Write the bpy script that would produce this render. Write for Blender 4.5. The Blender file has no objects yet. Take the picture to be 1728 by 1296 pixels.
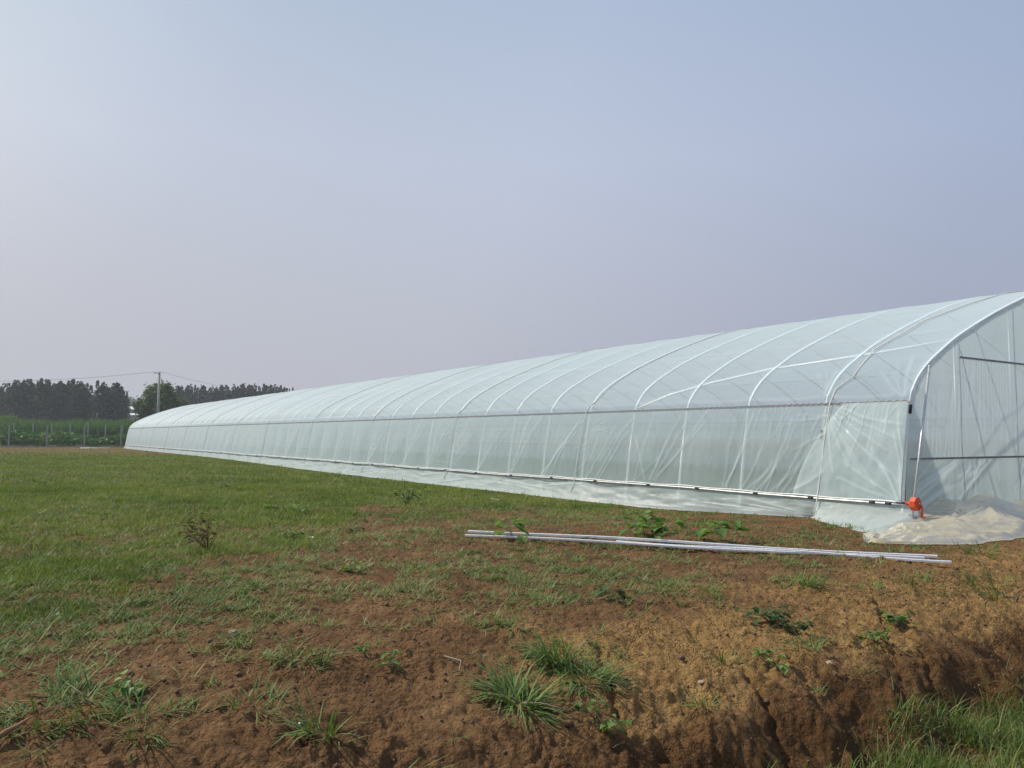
import bpy, bmesh, math, random
import numpy as np
from math import radians, sin, cos, pi, atan, tan, degrees
from mathutils import Vector, Matrix
random.seed(7); RNG = np.random.default_rng(11)
sc = bpy.context.scene
# ------------------------------------------------------------------ camera
FPX, PW, PH = 1345.0, 1728, 1296
PITCH, ROLL, EYE = atan(88/FPX), radians(0.25), 1.22
TH = atan(896/FPX)                                    # heading of the greenhouse axis, left of the view
Fv = np.array([0, cos(PITCH), sin(PITCH)]); R0 = np.array([1., 0, 0]); U0 = np.cross(R0, Fv)
Rv = cos(ROLL)*R0+sin(ROLL)*U0; Uv = -sin(ROLL)*R0+cos(ROLL)*U0
CAM = np.array([0, 0, EYE])
cam = bpy.data.objects.new('camera', bpy.data.cameras.new('camera')); sc.collection.objects.link(cam)
cam.data.sensor_width = 36; cam.data.lens = FPX/PW*36; cam.data.clip_start = 0.05; cam.data.clip_end = 4000
cam.matrix_world = Matrix(((Rv[0], Uv[0], -Fv[0], 0), (Rv[1], Uv[1], -Fv[1], 0), (Rv[2], Uv[2], -Fv[2], EYE), (0, 0, 0, 1)))
sc.camera = cam
# ------------------------------------------------------------------ light
SUN_EL, SUN_AZ = radians(46), radians(-72)            # azimuth measured from +Y towards +X (negative: to the left)
sd = Vector((sin(SUN_AZ)*cos(SUN_EL), cos(SUN_AZ)*cos(SUN_EL), sin(SUN_EL)))
sun = bpy.data.objects.new('sun', bpy.data.lights.new('sun', 'SUN')); sc.collection.objects.link(sun)
sun.data.energy = 4.2; sun.data.angle = radians(1.5); sun.data.color = (1, .92, .76)
sun.rotation_euler = sd.to_track_quat('Z', 'Y').to_euler()
sun.location = (0, 0, 30)
w = bpy.data.worlds.new('World'); sc.world = w; w.use_nodes = True
nt = w.node_tree; nt.nodes.clear()
def N(t, kind, **kw):
    n = t.nodes.new(kind)
    for k, v in kw.items(): setattr(n, k, v)
    return n
def L(t, a, b): t.links.new(a, b)
def mathn(t, op, a, b=None, c=None, clamp=False):
    n = N(t, 'ShaderNodeMath', operation=op, use_clamp=clamp)
    for i, v in enumerate((a, b, c)):
        if v is None: continue
        if isinstance(v, (int, float)): n.inputs[i].default_value = v
        else: L(t, v, n.inputs[i])
    return n.outputs[0]
def mixc(t, f, a, b, blend='MIX'):
    n = N(t, 'ShaderNodeMix', data_type='RGBA', blend_type=blend)
    for s, v in ((n.inputs[0], f), (n.inputs[6], a), (n.inputs[7], b)):
        if isinstance(v, (int, float)): s.default_value = v
        elif isinstance(v, tuple): s.default_value = (*v, 1)
        else: L(t, v, s)
    return n.outputs[2]
def ramp(t, fac, stops, interp='LINEAR'):
    r = N(t, 'ShaderNodeValToRGB'); r.color_ramp.interpolation = interp
    e = r.color_ramp.elements
    while len(e) < len(stops): e.new(0.5)
    for el, (p_, c) in zip(e, stops):
        el.position = p_; el.color = (*c, 1) if isinstance(c, tuple) else (c, c, c, 1)
    L(t, fac, r.inputs[0]); return r.outputs[0]
tc = N(nt, 'ShaderNodeTexCoord')
sky = N(nt, 'ShaderNodeTexSky', sky_type='NISHITA', sun_disc=False, sun_elevation=SUN_EL, sun_rotation=SUN_AZ,
        air_density=1.0, dust_density=4.0, ozone_density=1.5)
skyc = mixc(nt, 1.0, sky.outputs[0], (.085, .085, .085), 'MULTIPLY')
sep = N(nt, 'ShaderNodeSeparateXYZ'); L(nt, tc.outputs['Generated'], sep.inputs[0])
# layers of mist over the plain: grey-lilac at the horizon, paler then bluer higher up
mist = ramp(nt, sep.outputs[2], [(0.0, (.445, .468, .545)), (.16, (.475, .51, .62)), (.33, (.485, .555, .715)), (.50, (.405, .505, .685)), (1.0, (.40, .46, .56))])
dt = N(nt, 'ShaderNodeVectorMath', operation='DOT_PRODUCT'); L(nt, tc.outputs['Generated'], dt.inputs[0])
dt.inputs[1].default_value = (-.72, .48, .50)
side = ramp(nt, dt.outputs['Value'], [(0.0, (.78, .82, .88)), (.17, (.82, .85, .895)), (.40, (.97, .965, .965)), (.60, (1.09, 1.06, 1.02)), (.75, (1.10, 1.065, 1.00)), (.83, (1.14, 1.09, 1.01)), (.87, (1.20, 1.14, 1.04)), (.91, (1.30, 1.22, 1.08)), (.95, (1.40, 1.32, 1.12)), (1.0, (1.5, 1.42, 1.18))])
mist = mixc(nt, 1.0, mist, side, 'MULTIPLY')
mf = ramp(nt, sep.outputs[2], [(0.0, .98), (.35, .95), (.8, .9)])
bg = N(nt, 'ShaderNodeBackground'); bg.inputs[1].default_value = 1.0
L(nt, mixc(nt, mf, skyc, mist), bg.inputs[0])
L(nt, bg.outputs[0], N(nt, 'ShaderNodeOutputWorld').inputs[0])
sc.view_settings.view_transform = 'Standard'; sc.view_settings.look = 'None'
sc.view_settings.exposure = 0.0; sc.view_settings.gamma = 1
sc.render.engine = 'CYCLES'
cy = sc.cycles; cy.max_bounces = 7; cy.transparent_max_bounces = 24; cy.diffuse_bounces = 3; cy.glossy_bounces = 2
cy.transmission_bounces = 4; cy.volume_bounces = 0; cy.use_denoising = True; cy.sample_clamp_indirect = 6
# ------------------------------------------------------------------ tools
def ray(x, y): return Fv+Rv*(x-PW/2)/FPX-Uv*(y-PH/2)/FPX
def tag(o, label=None, cat=None, group=None, kind=None):
    for k, v in (('label', label), ('category', cat), ('group', group), ('kind', kind)):
        if v: o[k] = v
    return o
def link(o, parent=None):
    sc.collection.objects.link(o)
    if parent: o.parent = parent
    return o
def empty(name, loc=(0, 0, 0), rz=0, parent=None):
    o = bpy.data.objects.new(name, None); o.location = loc; o.rotation_euler = (0, 0, rz); o.empty_display_size = .3
    return link(o, parent)
def mesh_np(name, v, f, mat, parent=None, attrs=None, smooth=False):
    """v (n,3), f (m,4) or (m,3) integer array -> one mesh object"""
    v = np.asarray(v, np.float32); f = np.asarray(f, np.int32); k = f.shape[1]
    me = bpy.data.meshes.new(name)
    me.vertices.add(len(v)); me.vertices.foreach_set('co', v.ravel())
    me.loops.add(f.size); me.loops.foreach_set('vertex_index', f.ravel())
    me.polygons.add(len(f)); me.polygons.foreach_set('loop_start', np.arange(0, f.size, k, dtype=np.int32))
    me.polygons.foreach_set('loop_total', np.full(len(f), k, np.int32))
    if smooth: me.polygons.foreach_set('use_smooth', np.ones(len(f), bool))
    me.update(calc_edges=True)
    for nm, d in (attrs or {}).items():
        a = me.attributes.new(nm, 'FLOAT', 'POINT'); a.data.foreach_set('value', np.asarray(d, np.float32))
    me.materials.append(mat)
    return link(bpy.data.objects.new(name, me), parent)
class MB:
    """collects polygons for one part"""
    def __init__(s): s.v = []; s.f = []
    def add(s, v, f): n = len(s.v); s.v += [tuple(x) for x in v]; s.f += [tuple(i+n for i in q) for q in f]
    def box(s, lo, hi):
        x0, y0, z0 = lo; x1, y1, z1 = hi
        s.add([(x0, y0, z0), (x1, y0, z0), (x1, y1, z0), (x0, y1, z0), (x0, y0, z1), (x1, y0, z1), (x1, y1, z1), (x0, y1, z1)],
              [(0, 3, 2, 1), (4, 5, 6, 7), (0, 1, 5, 4), (1, 2, 6, 5), (2, 3, 7, 6), (3, 0, 4, 7)])
    def tube(s, pts, r, n=8, cap=True):
        P = [Vector(p) for p in pts]; rings = []; up = None
        for i, p in enumerate(P):
            d = (P[min(i+1, len(P)-1)]-P[max(i-1, 0)]).normalized()
            if up is None: up = Vector((0, 0, 1)) if abs(d.z) < .9 else Vector((1, 0, 0))
            x = d.cross(up).normalized(); up = x.cross(d).normalized()
            rr = r[i] if isinstance(r, (list, tuple)) else r
            rings.append([p+(x*cos(2*pi*k/n)+up*sin(2*pi*k/n))*rr for k in range(n)])
        v = [q for R_ in rings for q in R_]
        f = [(i*n+k, i*n+(k+1) % n, (i+1)*n+(k+1) % n, (i+1)*n+k) for i in range(len(P)-1) for k in range(n)]
        if cap: f += [tuple(range(n-1, -1, -1)), tuple((len(P)-1)*n+k for k in range(n))]
        s.add(v, f)
    def build(s, name, mat, parent=None, smooth=False, bevel=0):
        me = bpy.data.meshes.new(name); me.from_pydata(s.v, [], s.f); me.materials.append(mat)
        if smooth: me.polygons.foreach_set('use_smooth', [True]*len(me.polygons))
        me.update()
        if bevel:
            bm = bmesh.new(); bm.from_mesh(me)
            bmesh.ops.bevel(bm, geom=list(bm.edges), offset=bevel, segments=2, affect='EDGES', clamp_overlap=True)
            bm.to_mesh(me); bm.free()
        return link(bpy.data.objects.new(name, me), parent)
def ss(a, b, x):
    t = np.clip((np.asarray(x, float)-a)/(b-a), 0, 1); return t*t*(3-2*t)
def _h(ix, iy, s):
    h = (ix*374761393+iy*668265263+s*974711) & 0xffffffff
    h = ((h ^ (h >> 13))*1274126177) & 0xffffffff
    return (h ^ (h >> 16)) & 0xffffffff
def perlin(x, y, s=0):
    x = np.asarray(x, float); y = np.asarray(y, float)
    ix = np.floor(x).astype(np.int64); iy = np.floor(y).astype(np.int64); fx = x-ix; fy = y-iy
    def g(i, j):
        a = _h(ix+i, iy+j, s)*(2*pi/4294967296.); return np.cos(a)*(fx-i)+np.sin(a)*(fy-j)
    ux = fx**3*(fx*(fx*6-15)+10); uy = fy**3*(fy*(fy*6-15)+10)
    a = g(0, 0)*(1-ux)+g(1, 0)*ux; b = g(0, 1)*(1-ux)+g(1, 1)*ux
    return (a*(1-uy)+b*uy)*1.5
def fbm(x, y, o=4, s=0):
    r = 0; a = 1; 
    for i in range(o): r = r+a*perlin(x, y, s+i*17); a *= .5; x = x*2.03+7.1; y = y*2.03-3.3
    return r
def worley(x, y, s=0):
    x = np.asarray(x, float); y = np.asarray(y, float); ix = np.floor(x).astype(np.int64); iy = np.floor(y).astype(np.int64); d1 = np.full(x.shape, 9.)
    for i in (-1, 0, 1):
        for j in (-1, 0, 1):
            px = ix+i+_h(ix+i, iy+j, s)/4294967296.; py = iy+j+_h(ix+i, iy+j, s+77)/4294967296.
            d1 = np.minimum(d1, np.hypot(x-px, y-py))
    return d1
# ------------------------------------------------------------------ materials
def mat(name):
    m = bpy.data.materials.new(name); m.use_nodes = True; t = m.node_tree; t.nodes.clear()
    return m, t, N(t, 'ShaderNodeOutputMaterial')
def princ(name, col, rough=.6, metal=0., bump=0., scale=20., var=.15):
    m, t, o = mat(name); b = N(t, 'ShaderNodeBsdfPrincipled')
    tcn = N(t, 'ShaderNodeTexCoord'); n = N(t, 'ShaderNodeTexNoise'); n.inputs['Scale'].default_value = scale; n.inputs['Detail'].default_value = 5
    L(t, tcn.outputs['Object'], n.inputs['Vector'])
    lo = tuple(c*(1-var) for c in col); hi = tuple(min(1, c*(1+var)) for c in col)
    L(t, ramp(t, n.outputs[0], [(.3, lo), (.7, hi)]), b.inputs['Base Color'])
    L(t, mathn(t, 'MULTIPLY_ADD', n.outputs[0], .25, rough-.12), b.inputs['Roughness']); b.inputs['Metallic'].default_value = metal
    if bump:
        bn = N(t, 'ShaderNodeBump'); bn.inputs['Strength'].default_value = bump; bn.inputs['Distance'].default_value = .01
        L(t, n.outputs[0], bn.inputs['Height']); L(t, bn.outputs[0], b.inputs['Normal'])
    L(t, b.outputs[0], o.inputs[0]); return m
def leafm(name, stops, trans=.25, rough=.5, spec=.3):
    """foliage: colour per blade from the 'tint' attribute"""
    m, t, o = mat(name); a = N(t, 'ShaderNodeAttribute', attribute_name='tint')
    c = ramp(t, a.outputs['Fac'], stops)
    b = N(t, 'ShaderNodeBsdfPrincipled'); L(t, c, b.inputs['Base Color']); b.inputs['Roughness'].default_value = rough
    b.inputs['Specular IOR Level'].default_value = spec
    tr = N(t, 'ShaderNodeBsdfTranslucent'); L(t, mixc(t, 1., c, (1.1, 1.25, .6), 'MULTIPLY'), tr.inputs[0])
    mx = N(t, 'ShaderNodeMixShader'); mx.inputs[0].default_value = trans
    L(t, b.outputs[0], mx.inputs[1]); L(t, tr.outputs[0], mx.inputs[2]); L(t, mx.outputs[0], o.inputs[0]); return m
def filmm(name, op=.25, foldop=.35, col=(.86, .93, .94), gloss=1.0, bump=.25, tcol=(.93, .965, .955), bscale=3., rgh=.22, nv=.10):
    """thin polyethylene: part clear, part milky; the path through it is longer at grazing angles"""
    m, t, o = mat(name)
    geo = N(t, 'ShaderNodeNewGeometry'); d = N(t, 'ShaderNodeVectorMath', operation='DOT_PRODUCT')
    L(t, geo.outputs['Normal'], d.inputs[0]); L(t, geo.outputs['Incoming'], d.inputs[1])
    cs = mathn(t, 'MAXIMUM', mathn(t, 'ABSOLUTE', d.outputs['Value']), .10)
    at = N(t, 'ShaderNodeAttribute', attribute_name='fold')
    tcn = N(t, 'ShaderNodeTexCoord'); n = N(t, 'ShaderNodeTexNoise'); n.inputs['Scale'].default_value = bscale; n.inputs['Detail'].default_value = 6
    mp = N(t, 'ShaderNodeMapping'); mp.inputs['Scale'].default_value = (1, 1, .45); L(t, tcn.outputs['Object'], mp.inputs[0]); L(t, mp.outputs[0], n.inputs['Vector'])
    a0 = mathn(t, 'ADD', mathn(t, 'MULTIPLY', at.outputs['Fac'], foldop), mathn(t, 'MULTIPLY_ADD', n.outputs[0], nv, op-nv/2), clamp=True)
    pw = mathn(t, 'POWER', mathn(t, 'SUBTRACT', 1.0, a0), mathn(t, 'DIVIDE', 1.0, cs))
    alpha = mathn(t, 'SUBTRACT', 1.0, pw, clamp=True)
    bn = N(t, 'ShaderNodeBump'); bn.inputs['Strength'].default_value = bump; bn.inputs['Distance'].default_value = .03; L(t, n.outputs[0], bn.inputs['Height'])
    dif = N(t, 'ShaderNodeBsdfDiffuse'); dif.inputs[0].default_value = (*col, 1); L(t, bn.outputs[0], dif.inputs['Normal'])
    trl = N(t, 'ShaderNodeBsdfTranslucent'); trl.inputs[0].default_value = (*col, 1); L(t, bn.outputs[0], trl.inputs['Normal'])
    m1 = N(t, 'ShaderNodeMixShader'); m1.inputs[0].default_value = .5; L(t, dif.outputs[0], m1.inputs[1]); L(t, trl.outputs[0], m1.inputs[2])
    tp = N(t, 'ShaderNodeBsdfTransparent'); tp.inputs[0].default_value = (*tcol, 1)
    m2 = N(t, 'ShaderNodeMixShader'); L(t, alpha, m2.inputs[0]); L(t, tp.outputs[0], m2.inputs[1]); L(t, m1.outputs[0], m2.inputs[2])
    gl = N(t, 'ShaderNodeBsdfGlossy'); gl.inputs['Roughness'].default_value = rgh; L(t, bn.outputs[0], gl.inputs['Normal'])
    fr = N(t, 'ShaderNodeFresnel'); fr.inputs[0].default_value = 1.35
    m3 = N(t, 'ShaderNodeMixShader'); L(t, mathn(t, 'MULTIPLY', fr.outputs[0], gloss, clamp=True), m3.inputs[0]); L(t, m2.outputs[0], m3.inputs[1]); L(t, gl.outputs[0], m3.inputs[2])
    L(t, m3.outputs[0], o.inputs[0]); return m
M = dict(
    film_roof=filmm('film roof', .225, .22, col=(.76, .90, 1.0), tcol=(.945, .975, .99), gloss=.22, bump=.04, nv=.03, rgh=.4), film_side=filmm('film side', .40, .28, col=(.79, .92, .97), gloss=.40, bump=.10, nv=.05, rgh=.18), film_back=filmm('film far wall', .50, .2, col=(.70, .80, .79), gloss=.2, bump=.1),
    film_skirt=filmm('film skirt', .46, .24, col=(.70, .80, .82), gloss=.03, bump=.12, bscale=5, rgh=.4), film_end=filmm('film end', .42, .3, gloss=.4, col=(.82, .92, .96)),
    film_flap=filmm('film flap', .46, .34, col=(.86, .98, 1.0), gloss=.7, rgh=.18, bump=.15), film_cream=filmm('film cream', .38, .5, col=(.94, .86, .64), tcol=(.95, .92, .80), gloss=.45, bump=.2, bscale=9, rgh=.20),
    steel=princ('galvanised steel', (.62, .64, .66), .42, .55, .05, 30, .12), rib=princ('pale galvanised tube', (.90, .91, .90), .5, 0, 0, 12, .05),
    channel=princ('aluminium channel', (.86, .87, .90), .38, .25, .02, 25, .08), black=princ('black plastic', (.015, .015, .016), .45), 
    orange=princ('orange enamel', (.62, .075, .018), .42, 0, .12, 40, .2), rope=princ('white nylon cord', (.78, .76, .70), .8, 0, .3, 60),
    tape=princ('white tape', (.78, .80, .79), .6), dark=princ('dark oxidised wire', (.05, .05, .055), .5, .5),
    conc=princ('weathered concrete', (.36, .37, .35), .85, 0, .3, 8), wire=princ('fence wire', (.22, .23, .23), .5, .6), cable=princ('power cable', (.05, .05, .055), .6),
    wall=princ('pale shed wall', (.50, .53, .56), .7, 0, .05, 2), roofm=princ('white roof sheet', (.72, .75, .78), .5, 0, .05, 3), roofd=princ('grey roof light', (.20, .23, .25), .6), 
    bark=princ('grey bark', (.09, .08, .07), .9, 0, .5, 6), stone=princ('pale stone', (.36, .26, .20), .8, 0, .6, 30), white=princ('white litter', (.75, .76, .76), .5),
    stalk=princ('dry stalk', (.20, .17, .13), .8, 0, .3, 40), root=princ('dry root', (.22, .12, .06), .85, 0, .6, 30),
)
GR = [(0, (.045, .085, .030)), (.35, (.075, .130, .042)), (.7, (.115, .175, .060)), (.92, (.17, .20, .075)), (1, (.22, .19, .10))]
M['lawn'] = leafm('lawn blades', [(0, (.105, .150, .030)), (.4, (.190, .245, .052)), (.8, (.27, .315, .085)), (1, (.30, .28, .12))], .25, .65, .12)
M['tuft'] = leafm('tuft blades', [(0, (.060, .110, .028)), (.4, (.112, .185, .048)), (.8, (.19, .27, .085)), (1, (.28, .27, .13))], .22, .55, .2)
M['ditchgrass'] = leafm('ditch grass', [(0, (.065, .105, .026)), (.5, (.115, .175, .042)), (.9, (.18, .23, .06)), (1, (.27, .25, .12))], .3, .55, .2)
M['broad'] = leafm('broad leaves', [(0, (.055, .12, .025)), (.5, (.11, .21, .045)), (1, (.20, .28, .08))], .3, .5)
M['darkbroad'] = leafm('dark leaves', [(0, (.030, .065, .025)), (.6, (.055, .11, .04)), (1, (.09, .15, .05))], .25, .5)
M['drybrown'] = leafm('dry leaves', [(0, (.05, .028, .018)), (1, (.12, .075, .04))], .1, .8)
M['poplar'] = leafm('poplar leaves', [(0, (.014, .036, .016)), (.6, (.028, .064, .026)), (1, (.065, .12, .04))], .12, .6, .2)
M['willow'] = leafm('willow leaves', [(0, (.050, .10, .026)), (.6, (.10, .17, .042)), (1, (.17, .23, .065))], .2, .6, .2)
M['reed'] = leafm('reed leaves', [(0, (.055, .12, .030)), (.5, (.115, .22, .055)), (.9, (.10, .17, .06)), (1, (.25, .24, .15))], .25, .6, .25)
M['under'] = leafm('undergrowth leaves', [(0, (.040, .11, .035)), (.6, (.09, .20, .05)), (1, (.19, .25, .075))], .2, .6, .25)
# ------------------------------------------------------------------ ground
def flatpt(x, y, z=0.):
    r = ray(x, y); return CAM+r*(z-EYE)/r[2]
LA = flatpt(1120, 1262, -.24)[:2]; LB = flatpt(1728, 1068, -.24)[:2]
ld = (LB-LA)/np.linalg.norm(LB-LA); ln = np.array([ld[1], -ld[0]])          # ln points to the ditch, towards the camera
G0 = flatpt(1535, 889); CG = np.array([G0[0], G0[1]]); pa = np.array([cos(TH), sin(TH)]); aa = np.array([-sin(TH), cos(TH)])
CRACKS = [([(1160, 1062), (1253, 1100), (1291, 1125), (1329, 1163), (1371, 1215)], .016, .075), ([(1476, 1008), (1498, 1050), (1520, 1078)], .014, .06),
          ([(1555, 1055), (1592, 1112)], .014, .06), ([(1255, 1140), (1290, 1175), (1340, 1205)], .010, .03), ([(1010, 1085), (1035, 1150), (1075, 1215), (1085, 1262)], .018, .06),
          ([(1135, 1215), (1160, 1250), (1170, 1290)], .009, .04), ([(1030, 1165), (1075, 1150), (1110, 1160)], .008, .03), ([(1110, 1000), (1150, 1035), (1210, 1050)], .010, .025)]
HOLES = [((1122, 1203), .045, .10), ((1091, 1262), .06, .14), ((845, 1262), .025, .05), ((1330, 1100), .03, .04)]
def sdist(x, y): return (x-LA[0])*ln[0]+(y-LA[1])*ln[1]
def gz0(x, y):
    """large form of the ground"""
    x = np.asarray(x, float); y = np.asarray(y, float)
    s = sdist(x, y)+.16*perlin(x*1.9, y*1.9, 5)+.05*perlin(x*5, y*5, 6)+.02*perlin(x*15, y*15, 7)
    q = (x-LA[0])*ld[0]+(y-LA[1])*ld[1]
    z = -.20*ss(-1.9, .05, s)**1.25-.10*ss(-.5, .1, s)-.26*ss(-.10, .40, s)+.52*ss(1.7, 2.6, s)
    z = np.where(s > 3, -.02, z)
    u = (x-CG[0])*pa[0]+(y-CG[1])*pa[1]; t = (x-CG[0])*aa[0]+(y-CG[1])*aa[1]
    z = z-.11*ss(1.0, 5, t)*(1-ss(18, 40, t))*ss(-6, -.6, u)*(1-ss(0.6, 2.5, u))
    r = np.hypot(x, y)
    z = z+.05*perlin(x*.35, y*.35, 21)*ss(3, 7, r)*(1-ss(30, 60, r))*(1-ss(-3, 0, s)*.5)*(1-np.exp(-(u/1.5)**2))
    return z
def rough(x, y):
    x = np.asarray(x, float); y = np.asarray(y, float); wx = x+.04*perlin(x*7, y*7, 43); wy = y+.04*perlin(x*7+3, y*7, 44)
    pc = -.35+1.25*ss(-.3, .35, fbm(x*1.3, y*1.3, 3, 42)); near_ = 1-ss(9, 14, np.hypot(x, y))
    cl = near_*((.45+pc)*.020*(.5-worley(wx*8, wy*8, 45))+(.3+pc)*.013*(.5-worley(wx*19, wy*19, 46))+.006*(.5-worley(wx*38, wy*38, 47)))
    """clods and crumbs"""
    s = sdist(x, y); r = np.hypot(x, y)
    bank = ss(-2.4, -1.2, s)*(1-ss(.25, .5, s))
    c = perlin(x*5.1, y*5.1, 31); d = perlin(x*11.7, y*11.7, 32); e = perlin(x*27, y*27, 33)
    z = .012*perlin(x*1.9, y*1.9, 30)+.018*np.abs(c)*(1-.3*bank)+.016*d+.010*e+.009*np.abs(perlin(x*4, y*13, 41))+.014*np.maximum(perlin(x*18, y*18, 39)-.25, 0)
    z = z+bank*(.014*np.abs(perlin(x*3.4, y*3.4, 34))+.008*perlin(x*16, y*16, 35))
    face = ss(-.55, 0, s)*(1-ss(.25, .5, s))
    z = z+face*(.035*perlin(x*3, y*3, 36)+.012*perlin(x*22, y*22, 38))
    z = z+cl*(.72+1.1*ss(-1.6, -.6, s)*(1-ss(.3, .5, s)))
    return z*(1-ss(25, 60, r))
_lines = []
for pts, wd, dp in CRACKS:
    P = [flatpt(a, b, -.06)[:2] for a, b in pts]
    _lines += [(P[i], P[i+1], wd, dp) for i in range(len(P)-1)]
_holes = [(flatpt(a, b, -.12)[:2], r, d) for (a, b), r, d in HOLES]
def gz(x, y):
    x = np.asarray(x, float); y = np.asarray(y, float)
    z = gz0(x, y)+rough(x, y)
    jx = x+.03*perlin(x*9, y*9, 51); jy = y+.03*perlin(x*9, y*9, 52)
    for A, B, wd, dp in _lines:
        d = B-A; L2 = d@d; k = np.clip(((jx-A[0])*d[0]+(jy-A[1])*d[1])/L2, 0, 1)
        q = (jx-A[0]-k*d[0])**2+(jy-A[1]-k*d[1])**2
        z = z-.6*dp*np.exp(-q/(wd*wd))
    for c, r, d in _holes: z = z-d*np.exp(-(((jx-c[0])**2+(jy-c[1])**2)/(r*r))**1.5)
    return z
def at(px, py):
    """ground point seen at a pixel of the photograph"""
    z = 0.
    for _ in range(8):
        p_ = flatpt(px, py, z); z = float(gz(p_[0], p_[1]))
    return Vector((p_[0], p_[1], z))
# green cover of the field, 0..1, from a boundary line across the field and patches of noise
BND = np.array([flatpt(a, b)[:2] for a, b in ((-400, 1060), (0, 1010), (180, 985), (420, 930), (560, 905), (690, 868), (640, 838), (900, 838), (1130, 860), (1400, 850))])
def lawnmask(x, y):
    x = np.asarray(x, float); y = np.asarray(y, float)
    r = np.hypot(x, y); ang = np.degrees(np.arctan2(x, y)); bang = np.degrees(np.arctan2(BND[:, 0], BND[:, 1])); br = np.hypot(BND[:, 0], BND[:, 1])
    o = np.argsort(bang); rb = np.interp(ang, bang[o], br[o])
    d = (r/rb-1)*2.2+.35*fbm(x*.55, y*.55, 3, 61)+.35*perlin(x*1.9, y*1.9, 62)
    return ss(-.40, .40, d)*(1-.85*ss(57, 66, y+.3*x+20+2.5*perlin(x*.3, y*.3, 63)))
def make_ground():
    a_in = np.radians(np.linspace(-42, 42, 640)); a_out = np.radians(np.linspace(42, 318, 60)[1:-1])
    ang = np.concatenate([a_in, a_out]); na = len(ang)
    r = [.25, .8, 1.4, 1.9]; 
    while r[-1] < 14: r.append(r[-1]*1.0045+.002)
    while r[-1] < 60: r.append(r[-1]*1.02)
    while r[-1] < 560: r.append(r[-1]*1.12)
    r = np.array(r); nr = len(r)
    X = (np.sin(ang)[None, :]*r[:, None]).ravel(); Y = (np.cos(ang)[None, :]*r[:, None]).ravel(); Z = gz(X, Y)
    i = np.arange(nr-1)[:, None]*na; j = np.arange(na)[None, :]; k = (j+1) % na
    f = np.stack([i+j, i+k, i+na+k, i+na+j], -1).reshape(-1, 4)
    s = sdist(X, Y)
    bank = ss(-1.9, -.9, s+.6*fbm(X*1.1, Y*1.1, 3, 71))*(1-ss(-.3, .12, s))*ss(-.5, .35, (X-LA[0])*ld[0]+(Y-LA[1])*ld[1]+.25*perlin(X*2, Y*2, 73))
    wet = ss(-.35, .05, s+.25*perlin(X*3, Y*3, 72))
    v = np.c_[X, Y, Z]; v = np.vstack([v, [0, 0, float(gz(0, 0))]])
    c = len(v)-1
    e = lambda q: np.append(q, 0)
    o = mesh_np('ground', v, f, ground_mat(), attrs=dict(green=e(lawnmask(X, Y)), bank=e(bank), wet=e(wet)), smooth=True)
    return tag(o, 'reddish brown soil of the field, cracked and dry along the ditch bank', 'ground', kind='structure')
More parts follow.
